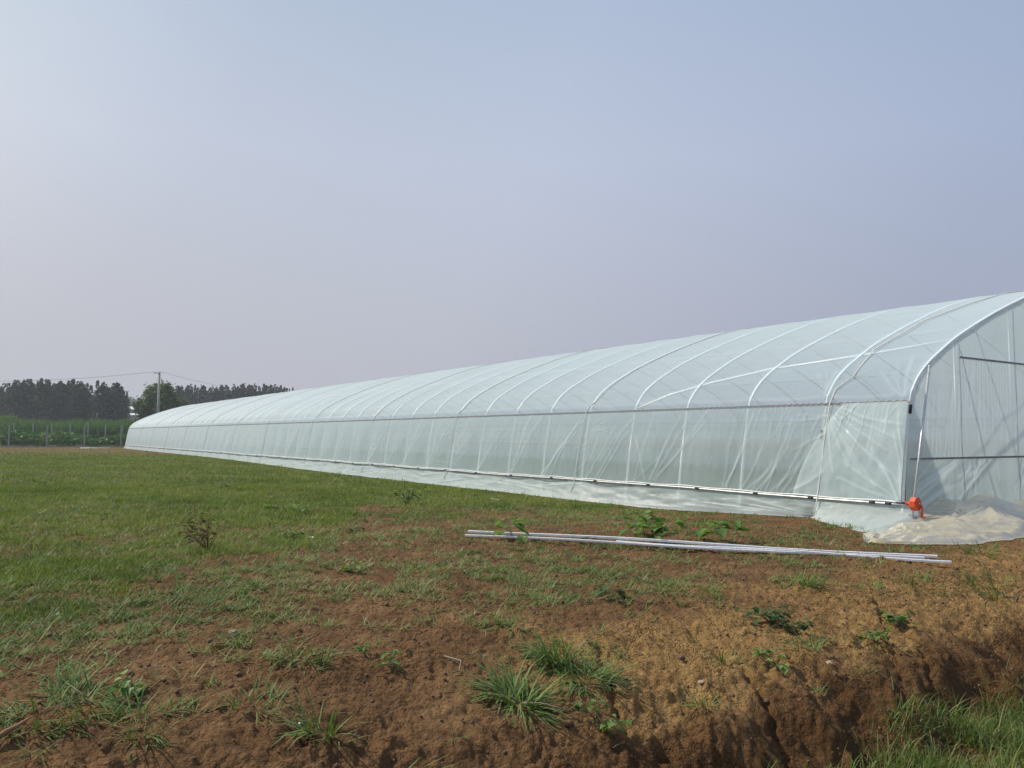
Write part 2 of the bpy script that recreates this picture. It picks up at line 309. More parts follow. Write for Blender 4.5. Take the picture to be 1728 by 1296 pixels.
def ground_mat():
    m, t, o = mat('soil')
    geo = N(t, 'ShaderNodeNewGeometry')
    def noise(sc_, det=6, rg=.6):
        n = N(t, 'ShaderNodeTexNoise'); n.inputs['Scale'].default_value = sc_; n.inputs['Detail'].default_value = det; n.inputs['Roughness'].default_value = rg
        L(t, geo.outputs['Position'], n.inputs['Vector']); return n.outputs[0]
    at_ = lambda k: N(t, 'ShaderNodeAttribute', attribute_name=k).outputs['Fac']
    n1, n2, n3 = noise(1.7, 9, .72), noise(9, 8, .7), noise(70, 4, .7)
    c = ramp(t, n1, [(.28, (.100, .054, .024)), (.5, (.195, .107, .048)), (.72, (.33, .198, .095))])
    c = mixc(t, ramp(t, n2, [(.48, 0.), (.72, .55)]), c, (.24, .138, .064))
    dry = ramp(t, n2, [(.2, (.19, .098, .032)), (.5, (.37, .225, .085)), (.8, (.54, .36, .155))])
    c = mixc(t, mathn(t, 'MULTIPLY', at_('bank'), ramp(t, noise(2.3), [(.3, .45), (.6, 1.)])), c, dry)
    wetc = ramp(t, n2, [(.3, (.085, .042, .016)), (.7, (.18, .095, .038))])
    c = mixc(t, at_('wet'), c, wetc)
    gl = ramp(t, noise(4.0, 8, .7), [(.3, (.060, .075, .028)), (.5, (.090, .125, .036)), (.7, (.125, .165, .048))])
    gf = mathn(t, 'MULTIPLY', at_('green'), ramp(t, noise(.8, 5, .7), [(.25, .45), (.5, .95)]))
    # close by the blades themselves are modelled, so the soil between them stays soil
    dist = N(t, 'ShaderNodeVectorMath', operation='LENGTH'); L(t, geo.outputs['Position'], dist.inputs[0])
    gf = mathn(t, 'MULTIPLY', gf, mathn(t, 'MULTIPLY_ADD', dist.outputs['Value'], .06, -.25, clamp=True))
    c = mixc(t, gf, c, gl)
    c = mixc(t, ramp(t, n3, [(.28, .5), (.55, 0.)]), c, (.03, .016, .009))
    c = mixc(t, ramp(t, noise(28, 6, .75), [(.35, .45), (.5, 0.)]), c, (.045, .025, .014))
    b = N(t, 'ShaderNodeBsdfPrincipled'); L(t, c, b.inputs['Base Color']); b.inputs['Roughness'].default_value = .92; b.inputs['Specular IOR Level'].default_value = .15
    vc = [N(t, 'ShaderNodeTexVoronoi') for _ in range(2)]
    for q, sc_ in zip(vc, (24, 62)): q.inputs['Scale'].default_value = sc_; L(t, geo.outputs['Position'], q.inputs['Vector'])
    clod = mathn(t, 'MULTIPLY', ramp(t, noise(2.7, 5, .7), [(.38, .15), (.62, 1.25)]), mathn(t, 'ADD', mathn(t, 'MULTIPLY', vc[0].outputs['Distance'], -.9), mathn(t, 'MULTIPLY', vc[1].outputs['Distance'], -.4)))
    vo = N(t, 'ShaderNodeTexVoronoi', feature='DISTANCE_TO_EDGE'); vo.inputs['Scale'].default_value = 9
    wp = N(t, 'ShaderNodeMix', data_type='VECTOR'); wp.inputs[0].default_value = .12
    nv = N(t, 'ShaderNodeTexNoise'); nv.inputs['Scale'].default_value = 6; L(t, geo.outputs['Position'], nv.inputs['Vector'])
    L(t, geo.outputs['Position'], wp.inputs[4]); L(t, nv.outputs[1], wp.inputs[5]); L(t, wp.outputs[1], vo.inputs['Vector'])
    crk = mathn(t, 'MULTIPLY', mathn(t, 'MULTIPLY', ramp(t, vo.outputs[0], [(0., 1.), (.045, 0.)]), at_('bank')), ramp(t, noise(1.7), [(.50, 0.), (.62, 1.)]))
    hgt = mathn(t, 'ADD', mathn(t, 'MULTIPLY', n2, 1.3), mathn(t, 'ADD', mathn(t, 'MULTIPLY', n3, .45), mathn(t, 'MULTIPLY', noise(28, 5, .7), .8)))
    hgt = mathn(t, 'ADD', mathn(t, 'SUBTRACT', hgt, mathn(t, 'MULTIPLY', crk, .9)), clod)
    bn = N(t, 'ShaderNodeBump'); bn.inputs['Strength'].default_value = .95; bn.inputs['Distance'].default_value = .035
    L(t, hgt, bn.inputs['Height']); L(t, bn.outputs[0], b.inputs['Normal']); L(t, b.outputs[0], o.inputs[0]); return m
ground = make_ground()
# ------------------------------------------------------------------ greenhouse (local x across, y along, z up)
NR, SP = 50, 1.4; LEN = NR*SP
HALF = [(-.19, 0), (-.06, .93), (.10, 1.73), (.20, 1.93), (.36, 2.11), (.57, 2.27), (.86, 2.44), (1.45, 2.74), (2.34, 3.10), (3.27, 3.43), (4.1, 3.68), (4.9, 3.86), (5.7, 3.93)]
MID = 5.7
_full = HALF+[(2*MID-x, z) for x, z in HALF[-2::-1]]
def spline(P, k=6):
    P = [np.array(p) for p in P]; out = []
    for i in range(len(P)-1):
        p0, p1, p2, p3 = P[max(i-1, 0)], P[i], P[i+1], P[min(i+2, len(P)-1)]
        for j in range(k):
            s = j/k; out.append(.5*((2*p1)+(-p0+p2)*s+(2*p0-5*p1+4*p2-p3)*s*s+(-p0+3*p1-3*p2+p3)*s**3))
    out.append(P[-1]); return np.array(out)
PROF = spline(_full)
def zu(z):                                             # x of the near wall at height z
    n = len(PROF)//2; return np.interp(z, PROF[:n, 1], PROF[:n, 0])
def uz(u): return np.interp(u, PROF[:, 0], PROF[:, 1])
gh = empty('greenhouse', (CG[0], CG[1], 0), TH)
tag(gh, 'long arched tunnel greenhouse covered in milky translucent plastic film', 'greenhouse')
C3 = np.array([CG[0], CG[1], 0.]); P3 = np.array([cos(TH), sin(TH), 0]); A3 = np.array([-sin(TH), cos(TH), 0])
def side_pt(px, py):                                   # (along, height) on the near wall seen at a pixel
    r = ray(px, py); u = .0
    for _ in range(5):
        k = ((C3+P3*u-CAM)@P3)/(r@P3); q = CAM+r*k; u = float(zu(q[2]))
    return (q-C3)@A3, q[2]
def end_pt(px, py, t=0.):                              # (across, height) on the plane y = t of the greenhouse
    r = ray(px, py); k = ((C3+A3*t-CAM)@A3)/(r@A3); q = CAM+r*k; return (q-C3)@P3, q[2]
def world(u, t, z): return C3+P3*u+A3*t+np.array([0, 0, z])
RIBT = [0.0, 1.32]+[SP*i for i in range(2, NR+1)]
rib_me = None
for i, t in enumerate(RIBT):
    if rib_me is None or i in (1,):
        mb = MB(); mb.tube([(x, 0, z) for x, z in PROF], .021 if i else .02, 8); o = mb.build('rib', M['rib'], gh, True)
        if i: rib_me = o.data
    else: o = link(bpy.data.objects.new('rib', rib_me), gh)
    o.location = (0, t, 0)
def fold_field(T, Z, folds):
    D = np.zeros_like(T)
    for (t0, z0), (t1, z1), w0, w1, amp in folds:
        d = np.array([t1-t0, z1-z0]); L2 = d@d; k = ((T-t0)*d[0]+(Z-z0)*d[1])/L2
        kk = np.clip(k, 0, 1); q = np.hypot(T-t0-kk*d[0], Z-z0-kk*d[1]); wd = w0+(w1-w0)*kk
        # a folded ridge: steep on one side
        D += amp*np.exp(-(q/(.8*wd))**1.3)*(1-.45*kk)
    return D
# folds of the near bays traced as lines, and fans of folds from the roller clips further on
folds = []
def F(x0, y0, x1, y1, w0=.012, w1=.03, a=.018):
    folds.append((side_pt(x0, y0), side_pt(x1, y1), w0, w1, a))
for q in [(1097, 812, 1150, 705), (1101, 812, 1168, 700), (1103, 813, 1190, 715), (1098, 812, 1128, 745), (1108, 813, 1200, 690), (1006, 808, 1068, 708), (1012, 808, 1062, 730),
          (916, 800, 988, 705), (920, 800, 980, 712), (924, 800, 975, 728), (915, 800, 960, 745), (930, 800, 985, 700), (1226, 822, 1262, 745), (1230, 822, 1275, 700), (1228, 822, 1250, 770), (1222, 822, 1236, 740)]: F(*q)
for q in [(1400, 700, 1350, 700), (1400, 700, 1330, 716), (1398, 728, 1338, 760), (1400, 700, 1440, 790), (1403, 700, 1460, 800), (1404, 700, 1480, 820), (1402, 700, 1425, 760),
          (1408, 694, 1500, 760), (1410, 690, 1520, 740), (1412, 688, 1528, 718), (1406, 698, 1500, 800), (1405, 700, 1520, 815), (1400, 705, 1412, 800)]: F(*q, w0=.008, w1=.022, a=.018)
for q in [(1520, 845, 1440, 790), (1522, 845, 1478, 760), (1518, 846, 1420, 810), (1526, 845, 1515, 730), (1527, 845, 1524, 700), (1522, 845, 1490, 790)]: F(*q, w0=.008, w1=.024, a=.020)
for k in range(26):                                    # pleats hanging from the clip rail, nearest bays
    t = .12+k*.115+random.uniform(-.04, .04); l_ = random.uniform(.2, .8)
    folds.append(((t, 1.71), (t+random.uniform(.02, .3), 1.71-l_), .006, .016, random.uniform(.008, .018)))
for k in range(10):
    t = 1.5+k*.10; folds.append(((t+.35, .33+random.uniform(0, .05)), (t-.2+random.uniform(-.1, .1)+k*.03, .7+random.uniform(0, .9)), .012, .04, .018))
for i in range(4, NR):
    if i < 8 and i in (4, 5): pass
    t = i*SP+random.uniform(-.2, .2)
    for k in range(random.choice((1, 2, 3, 5, 7))):
        dt_ = random.uniform(-1.3, .15); folds.append(((t+random.uniform(-.03, .03), .32), (t+dt_, 1.70 if random.random() < .5 else random.uniform(.8, 1.6)), .010, random.uniform(.015, .035), random.uniform(.008, .020)))
    if i % 4 == 1:
        for k in range(9):
            z = random.uniform(.5, 1.6); sg = random.choice((-1, 1)); folds.append(((t, z), (t+sg*random.uniform(.2, .6), z-sg*random.uniform(-.1, .3)), .009, .02, .014))
def tgrid(t0, t1):
    r = [t0]; 
    while r[-1] < t1: r.append(r[-1]+(.016 if r[-1] < 3 else .024 if r[-1] < 9 else .045 if r[-1] < 22 else .1))
    r[-1] = t1; return np.array(r)
def grid_faces(n, m):
    i = np.arange(n-1)[:, None]*m; j = np.arange(m-1)[None, :]
    return np.stack([i+j, i+j+1, i+m+j+1, i+m+j], -1).reshape(-1, 4)
def barz(t):                                           # height of the roller bar, it sags a little here and there
    return .315+.012*perlin(np.asarray(t)*.6, 3.3, 90)-.02*ss(4, 12, t)+.012*perlin(np.asarray(t)*2.1, 9.3, 91)*ss(6, 10, t)
# near side wall film
T = tgrid(-.01, LEN); V = np.linspace(0, 1, 74)
TT, VV = np.meshgrid(T, V, indexing='ij'); b0 = barz(T)[:, None]; ZZ = b0+(1.735-b0)*VV
rt = np.array(RIBT); ph = np.interp(TT, rt, np.arange(len(rt)))
D = np.zeros_like(TT); TTw = TT+.045*perlin(TT*1.3, ZZ*1.9, 165); ZZw = ZZ+.03*perlin(TT*1.1+4, ZZ*1.5, 166)
fo = sorted(folds, key=lambda f_: min(f_[0][0], f_[1][0]))
for f_ in fo:
    lo = min(f_[0][0], f_[1][0])-.2; hi = max(f_[0][0], f_[1][0])+.2; i0, i1 = np.searchsorted(T, (lo, hi))
    if i1 > i0: D[i0:i1] += fold_field(TTw[i0:i1], ZZw[i0:i1], [f_])
slack = .018*np.sin(pi*(ph % 1))**2*np.sin(pi*VV)+.012*perlin(TT*1.3, ZZ*1.1, 95)*np.sin(pi*VV)+.004*perlin(TT*9, ZZ*2.2, 96)*np.sin(pi*VV)
UU = zu(ZZ)-.024-slack-D*.55
mesh_np('side_film', np.c_[UU.ravel(), TT.ravel(), ZZ.ravel()], grid_faces(*TT.shape), M['film_side'], gh, dict(fold=np.clip(D/.024, 0, 1.3).ravel()), True)
# doubled flap of film over the first bay
edge = lambda v: 1.75+(1.0-1.75)*v+.12*np.sin(v*pi)
V2 = np.linspace(0, 1, 70); S2 = np.linspace(0, 1, 110); SS2, VV2 = np.meshgrid(S2, V2, indexing='ij'); T2 = SS2*edge(VV2); Z2 = .335+(1.73-.335)*VV2
D2 = .35*(.02*worley(T2*3+Z2, Z2*2.2, 161)+.01*worley(T2*7, Z2*5+T2*2, 162))/.55+fold_field(T2+.05*perlin(T2*1.7, Z2*1.7, 163), Z2+.05*perlin(T2*1.7+5, Z2*1.7, 164), [f_ for f_ in folds if f_[0][0] < 1.9])
U2 = zu(Z2)-.045-D2*.75-.02*np.sin(pi*SS2)*np.sin(pi*VV2)-.008*perlin(T2*5, Z2*3, 97)
mesh_np('film_flap', np.c_[U2.ravel(), T2.ravel(), Z2.ravel()], grid_faces(*T2.shape), M['film_flap'], gh, dict(fold=np.clip(D2/.024, 0, 1.3).ravel()), True)
# roof film
n0 = next(i for i, p_ in enumerate(PROF) if p_[1] >= 1.74); n1 = len(PROF)-1-n0
seg = PROF[n0:n1+1]; seg = np.vstack([[zu(1.735), 1.735], seg, [2*MID-zu(1.735), 1.735]])
al = np.r_[0, np.cumsum(np.hypot(*np.diff(seg, axis=0).T))]; AS = np.r_[np.linspace(0, 2.2, 70), np.linspace(2.2, al[-1], 90)[1:]]
SX = np.interp(AS, al, seg[:, 0]); SZ = np.interp(AS, al, seg[:, 1]); tx = np.gradient(SX, AS); tz = np.gradient(SZ, AS); nx, nz = -tz, tx
TR = [-.01]
while TR[-1] < LEN: TR.append(TR[-1]+(.03 if TR[-1] < 3 else .08 if TR[-1] < 14 else .25))
TR[-1] = LEN; TR = np.unique(np.round(np.r_[TR, [t+d for t in RIBT for d in (-.11, -.05, -.02, 0, .02, .05, .11) if 0 <= t+d <= LEN]], 3))
tt, ssg = np.meshgrid(TR, AS, indexing='ij'); ph = np.interp(tt, rt, np.arange(len(rt))) % 1
rf = []
for k in range(14): rf.append(((1.36+random.uniform(-.03, .03), .02+.02*k), (1.36+random.uniform(-.55, .45), .35+random.uniform(0, .5)), .010, .03, .014))
for k in range(9): rf.append(((.02+k*.012, .02), (.06+k*.07, .5+random.uniform(0, .6)), .012, .035, .022))
for i in range(5, NR, 4):
    for k in range(4): rf.append(((i*SP+.1, .05), (i*SP+random.uniform(-.3, .5), random.uniform(.3, .8)), .02, .04, .014))
Dr = fold_field(tt, ssg, rf)
Dr = Dr*.5
dr_ = np.minimum(ph, 1-ph)*SP
off = .024-(.016*(1-np.exp(-dr_/.055))+.010*np.sin(pi*ph)**2)*ss(0, .25, ssg)*(1-.5*ss(1, 4, ssg))+.005*perlin(tt*1.2, ssg*2.2, 98)*ss(0, .3, ssg)+Dr
RX = np.interp(ssg, AS, SX)+np.interp(ssg, AS, nx)*off; RZ = np.interp(ssg, AS, SZ)+np.interp(ssg, AS, nz)*off
near = ssg < al[-1]
mesh_np('roof_film', np.c_[RX.ravel(), tt.ravel(), RZ.ravel()], grid_faces(*tt.shape), M['film_roof'], gh, dict(fold=np.clip(Dr/.024, 0, 1.2).ravel()), True)
# far side wall film
T3 = np.linspace(0, LEN, 300); Z3 = np.linspace(0, 1.73, 8); a_, b_ = np.meshgrid(T3, Z3, indexing='ij')
mesh_np('side_film', np.c_[(2*MID-zu(b_)+.02+.01*np.sin(a_*9)).ravel(), a_.ravel(), b_.ravel()], grid_faces(*a_.shape), M['film_back'], gh, dict(fold=np.zeros(a_.size)), True)
# skirt film from the roller bar to the ground, spread out over the soil at the near corner
TS = np.r_[np.arange(-.55, -.12, .016), tgrid(-.12, LEN)]; VS = np.linspace(0, 1, 36); a_, v_ = np.meshgrid(TS, VS, indexing='ij')
zb = barz(a_)-.02
flare = .10+.05*perlin(a_*.9, 1.7, 101)+.10*ss(2.5, 6, a_)*(1-ss(20, 40, a_))
cor = 1-ss(-.1, 1.36, a_); flare = flare+1.02*np.clip((1.36-a_)/1.5, 0, 1)**.85-.09*np.exp(-((a_-1.36)/.12)**2)
wx = CG[0]+P3[0]*(-.17-flare)+A3[0]*a_; wy = CG[1]+P3[1]*(-.17-flare)+A3[1]*a_
zg = gz0(wx, wy)+.012+.015*np.abs(perlin(a_*3, 5, 102))
prof_v = v_**(1-.55*cor)
uu = zu(zb)-.02+(-.17-flare-zu(zb)+.02)*(v_**1.7)
ww = .016*perlin(a_*1.6, v_*2.2, 103)+.008*np.abs(perlin(a_*4.2, v_*3+a_*1.5, 104))+cor*.05*np.abs(perlin(a_*6+v_*3, v_*2.5-a_*3, 105))
out_ = 1-ss(-.45, -.12, a_); zb = zb*(1-.92*out_)+.02*out_
uu = uu-ww*np.sin(pi*np.minimum(v_, .93)); zz = zb+(zg-zb)*prof_v+.02*cor*np.abs(perlin(a_*9, v_*5, 106))*v_
sf = [((1.36, .95), (-.5, .15+.17*k), .02, .10, .05) for k in range(6)]+[((1.36, .9), (2.6+.5*k, .25+.18*k), .02, .08, .03) for k in range(4)]
for k in range(40):
    t = random.uniform(2, 60); v0 = random.uniform(.1, .9); sf.append(((t, v0), (t+random.uniform(.8, 2.5), v0+random.uniform(-.5, .5)), .03, .09, .025))
Df = .030*worley(a_*1.1+v_, v_*2.2-a_*.3, 171)+.012*worley(a_*3.3, v_*4+a_*.8, 172)
for f_ in sf:
    i0, i1 = np.searchsorted(TS, (min(f_[0][0], f_[1][0])-.3, max(f_[0][0], f_[1][0])+.3)); Df[i0:i1] += fold_field(a_[i0:i1], v_[i0:i1], [f_])
uu = uu-Df*np.sin(pi*np.clip(v_, 0, .97))*.5; zz = zz+Df*.5*np.sin(pi*np.clip(v_, 0, .97))
mesh_np('skirt_film', np.c_[uu.ravel(), a_.ravel(), zz.ravel()], grid_faces(*a_.shape), M['film_skirt'], gh, dict(fold=np.clip(Df/.04+np.abs(perlin(a_*2.2, v_*3+a_, 107))*.8+.35*ss(.8, 1, v_), 0, 1).ravel()), True)
# dark seam where the wall film hangs over the skirt film, then the roller bar with its clips
mb = MB(); ts = np.arange(-.12, LEN, .35)
mb.tube([(float(zu(barz(t)))-.045, t, float(barz(t))) for t in ts], .013, 8); bar = mb.build('roller_bar', M['steel'], gh, True)
for i, t in enumerate([.18, .42, 1.42, 2.45, 3.72, 4.95, 6.5]+[8+1.6*k for k in range(38)]):
    z = float(barz(t)); mb = MB(); mb.tube([(float(zu(z))-.045, t-.045, z), (float(zu(z))-.045, t+.045, z)], .018, 10); mb.build('clip', M['black'], bar, True)
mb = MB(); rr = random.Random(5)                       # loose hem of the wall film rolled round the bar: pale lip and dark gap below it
ts = np.arange(0.0, LEN, .12)
mb.tube([(float(zu(barz(t)))-.048, t, float(barz(t))+.03+.006*sin(t*5)) for t in ts], .012, 6); mb.build('film_hem', M['tape'], gh, True)
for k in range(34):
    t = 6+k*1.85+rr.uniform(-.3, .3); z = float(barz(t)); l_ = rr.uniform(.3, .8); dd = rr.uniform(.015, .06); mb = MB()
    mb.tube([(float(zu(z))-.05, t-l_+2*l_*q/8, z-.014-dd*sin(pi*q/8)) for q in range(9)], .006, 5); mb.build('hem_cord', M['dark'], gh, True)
# clip rail along the shoulder with its zigzag wire
mb = MB(); 
mb.box((float(zu(1.73))-.040, -.03, 1.722), (float(zu(1.73))-.016, LEN, 1.752)); rail = mb.build('clip_rail', M['steel'], gh)
mb = MB(); mb.tube([(float(zu(1.73))-.043, t, 1.737+(.010 if k % 2 else -.010)) for k, t in enumerate(np.arange(0, LEN, .055))], .0032, 4, False); mb.build('zigzag_wire', M['dark'], rail)
mb = MB(); mb.box((2*MID-float(zu(1.73))+.016, 0, 1.72), (2*MID-float(zu(1.73))+.04, LEN, 1.75)); mb.build('clip_rail', M['steel'], gh)
# purlins inside and braces
for u_ in (1.9, MID, 2*MID-1.9):
    mb = MB(); z = float(uz(u_))-.035; mb.tube([(u_, 0, z), (u_, LEN, z)], .012, 8); mb.build('purlin', M['rib'], gh, True)
for z in (.95, 1.55):
    mb = MB(); u_ = 2*MID-float(zu(z))-.03; mb.tube([(u_, 0, z), (u_, LEN, z)], .013, 8); mb.build('purlin', M['steel'], gh, True)
def onroof(px, py):                                    # point on the roof seen at a pixel
    r = ray(px, py); best = None
    for i in range(n0-3, len(PROF)//2+1):
        A, B = PROF[i], PROF[i+1]; e = B-A; nn = P3*(-e[1])+np.array([0, 0, e[0]]); o_ = world(A[0], 0, A[1])
        k = ((o_-CAM)@nn)/(r@nn); q = CAM+r*k; u = (q-C3)@P3
        if k > 0 and A[0]-1e-6 <= u <= B[0]+1e-6: return np.array([u, (q-C3)@A3, q[2]])
    return None
bp = [(1600, 573), (1463, 597), (1300, 622), (1200, 645), (1130, 665), (1078, 687)]
bl = [q for q in (onroof(*b) for b in bp) if q is not None]
mb = MB(); mb.tube([(q[0]+.008, q[1], q[2]-.016) for q in bl], .019, 8)
mb.build('diagonal_brace', M['rib'], gh, True)
t0_, z0_ = side_pt(1066, 716); t1_, z1_ = side_pt(1085, 810)
mb = MB(); mb.tube([(float(zu(z0_))+.035, t0_, z0_), (float(zu(z1_))+.035, t1_, z1_)], .012, 8); mb.build('diagonal_brace', M['rib'], gh, True)
mb = MB(); mb.tube([(2*MID-1.4, 0, float(uz(1.4))-.05), (2*MID-.9, 2.6, 2.35), (2*MID-.25, 5.6, 1.75), (2*MID-.15, 7, .1)], .014, 8); mb.build('diagonal_brace', M['steel'], gh, True)
# cords pressed over the film about every fourth arch
def cord(t, lean, r=.007, jag=.0):
    pts = []
    P_ = [(float(zu(.03))-.10, .03)]+[(float(zu(z))-.058, z) for z in (.3, .7, 1.1, 1.5, 1.75)]
    for k in range(n0, len(PROF)-n0):
        e = PROF[min(k+1, len(PROF)-1)]-PROF[k-1]; e = e/np.hypot(*e); P_.append((PROF[k][0]-e[1]*.030, PROF[k][1]+e[0]*.030))
    P_.append((2*MID-float(zu(.03))+.1, .03))
    for i, (x, z) in enumerate(P_):
        pts.append((x, t+lean*min(1, i/14)+jag*sin(i*1.7)*(1 if i > 6 else 0), z))
    mb = MB(); mb.tube(pts, r, 6); return mb.build('press_cord', M['rope'], gh, True)
cp = [q for q in (onroof(*b) for b in ((1412, 660), (1440, 640), (1476, 594), (1525, 566), (1560, 545), (1640, 515), (1700, 497))) if q is not None]
mb = MB(); mb.tube([(-.30, 1.30, .04), (float(zu(.3))-.06, 1.30, .3)]+[(float(zu(z))-.058, 1.31-.05*z, z) for z in (.7, 1.1, 1.5, 1.74)]+[(q[0]-.02, q[1], q[2]+.035) for q in cp]+[(MID, .2, 3.97), (2*MID+.2, .4, 0)], .009, 6); mb.build('press_cord', M['rope'], gh, True)
for i in range(5, NR, 4): cord(i*SP+random.uniform(.0, .3), -.25+random.uniform(-.1, .1), .008)
for i in (3, 12, 18): cord(i*SP+.12, 0, .004) if i != 3 else None
kx, kt = -.26, 1.30                                    # knot of cord at the foot of the first cord
mb = MB()
for k in range(7):
    a0 = random.uniform(0, 6.28); mb.tube([(kx, kt, .05), (kx-.03+.03*cos(a0), kt+.03*sin(a0), .03), (kx-.05+.07*cos(a0), kt+.07*sin(a0), .012+.02*random.random())], .006, 5)
mb.build('cord_knot', M['rope'], gh, True)
# end wall: posts, rails, film
for u_ in (1.37, 3.08, MID, 2*MID-3.08, 2*MID-1.37):
    mb = MB(); mb.tube([(u_, .03, 0), (u_, .03, float(uz(u_))-.02)], .014, 8); mb.build('end_post', M['steel'], gh, True)
def endrail(u0, u1, z):
    mb = MB(); mb.box((u0, -.052, z-.016), (u1, -.030, z+.016)); o = mb.build('end_rail', M['steel'], gh)
    mb = MB(); n = int((u1-u0)/.05); mb.tube([(u0+(u1-u0)*k/n, -.056, z+(.011 if k % 2 else -.011)) for k in range(n+1)], .0042, 5, False); mb.build('zigzag_wire', M['dark'], o)
endrail(-.04, 2*MID+.04, .93); endrail(1.37, 2*MID-1.37, 2.42)
UE = np.r_[np.linspace(-.16, 4.2, 240), np.linspace(4.2, 2*MID+.16, 60)[1:]]; VE = np.linspace(0, 1, 110)
u_, v_ = np.meshgrid(UE, VE, indexing='ij')
top = np.where(u_ < -.06, np.interp(u_, [-.19, -.06], [.0, .93]), uz(u_)); top = np.maximum(top, .02); z_ = .01+(top-.01)*v_
ef = []
for k in range(34):
    c = 1.4+k*.10+random.uniform(-.03, .03); ef.append(((c, 2.40), (c+random.uniform(-.12, .08), 1.0+random.uniform(0, .8)), .010, .03, random.uniform(.006, .014)))
for k in range(12):
    c = .1+k*.11; ef.append(((c, .93), (c+random.uniform(.0, .35), 1.6+random.uniform(0, .6)), .012, .03, .008))
for k in range(15): ef.append(((.02+random.uniform(0, .05), .15+.03*k), (random.uniform(.5, 1.35), .45+.035*k), .012, .035, random.uniform(.008, .02)))
for k in range(16): ef.append(((1.37+random.uniform(0, .9), .90), (1.40+random.uniform(-.2, .5), .3+random.random()*.4), .012, .035, .014))
for k in range(14): ef.append(((3.1+random.uniform(0, .9), .90), (3.1+random.uniform(-.2, .6), .3+random.random()*.4), .012, .035, .014))
De = fold_field(u_, z_, ef)
y_ = -.026-De-.006*perlin(u_*2.2, z_*1.2, 111)-.03*(1-ss(0, .93, z_))*np.abs(perlin(u_*1.7, z_*1.5, 112))
mesh_np('end_film', np.c_[u_.ravel(), y_.ravel(), z_.ravel()], grid_faces(*u_.shape)[:, ::-1], M['film_end'], gh, dict(fold=np.clip(De/.02, 0, 1.2).ravel()), True)
u_, v_ = np.meshgrid(np.linspace(-.1, 2*MID+.1, 60), np.linspace(0, 1, 12), indexing='ij'); z_ = uz(u_)*v_
mesh_np('end_film', np.c_[u_.ravel(), np.full(u_.size, LEN+.02), z_.ravel()], grid_faces(*u_.shape), M['film_end'], gh, dict(fold=np.zeros(u_.size)), True)
# tape and black clips at the shoulder and on the corner leg
for (x, y), nm in (((float(zu(1.62)), 1.62), 'corner_clip'), ((float(zu(.12)), .12), 'corner_clip')):
    mb = MB(); mb.tube([(float(zu(y-.06)), -.012, y-.06), (float(zu(y+.06)), -.012, y+.06)], .024, 10); mb.build(nm, M['black'], gh, True)
mb = MB(); mb.tube([(float(zu(1.25))-.03, 1.32, 1.19), (float(zu(1.33))-.03, 1.32, 1.33)], .024, 10); mb.build('splice_clip', M['dark'], gh, True)
# ------------------------------------------------------------------ pole and hand winch at the corner
gpu0, gpz0 = end_pt(1568.5, 618, -.10); gpu1, gpz1 = end_pt(1536, 885, -.20)
wp0, wp1 = world(gpu0, -.10, gpz0), world(gpu1, -.20, 0)
pole = empty('guide_pole', wp1); tag(pole, 'thin grey steel tube leaning up the corner of the greenhouse, through the orange winch', 'pole')
mb = MB(); mb.tube([Vector((0, 0, -.02)), Vector(wp0-wp1)], .0165, 12); mb.build('tube', M['steel'], pole, True)
mb = MB(); d_ = Vector(wp0-wp1).normalized(); mb.tube([Vector(wp0-wp1)-d_*.004, Vector(wp0-wp1)+d_*.01], .0175, 12); mb.build('end_cap', M['tape'], pole, True)
wu, wz = end_pt(1544.5, 850.5, -.26)
win = empty('hand_winch', world(wu, -.26, wz), TH); tag(win, 'orange hand crank winch fixed at the end of the roller bar', 'winch')
mb = MB(); n = 8
R_ = .088
def ring(y, r): return [(r*cos(2*pi*(k+.5)/n), y, r*1.08*sin(2*pi*(k+.5)/n)) for k in range(n)]
v = ring(-.045, R_*.86)+ring(-.036, R_)+ring(.036, R_)+ring(.045, R_*.86)
f = [tuple(range(n))]+[(i*n+(k+1) % n, i*n+k, (i+1)*n+k, (i+1)*n+(k+1) % n) for i in range(3) for k in range(n)]+[tuple(range(4*n-1, 3*n-1, -1))]
mb.add(v, f); body = mb.build('housing', M['orange'], win)
mb = MB(); mb.tube([(0, -.052, .012), (0, -.045, .012)], .022, 14); mb.build('hub', M['orange'], body, False)
mb = MB(); mb.tube([(0.0, -.060, .012), (0, -.052, .012)], .010, 8); mb.build('bolt', M['steel'], body, True)
mb = MB(); mb.tube([(-.0, .045, .0), (-.0, .115, .0)], .022, 12); mb.tube([(0, .105, 0), (0, .125, 0)], .028, 12); mb.build('output_socket', M['orange'], win, True)
mb = MB(); mb.tube([(-.0, .125, .0), (-.02, .25, .0)], .014, 10); mb.build('shaft', M['black'], win, True)
arm = MB(); arm.tube([(.035, -.062, -.02), (.045, -.068, -.075), (.012, -.075, -.175)], [.015, .014, .018], 8); ar = arm.build('crank_arm', M['orange'], win, True)
mb = MB(); mb.tube([(.012, -.072, -.17), (.010, -.12, -.172)], .013, 10); mb.build('handle', M['orange'], ar, True)
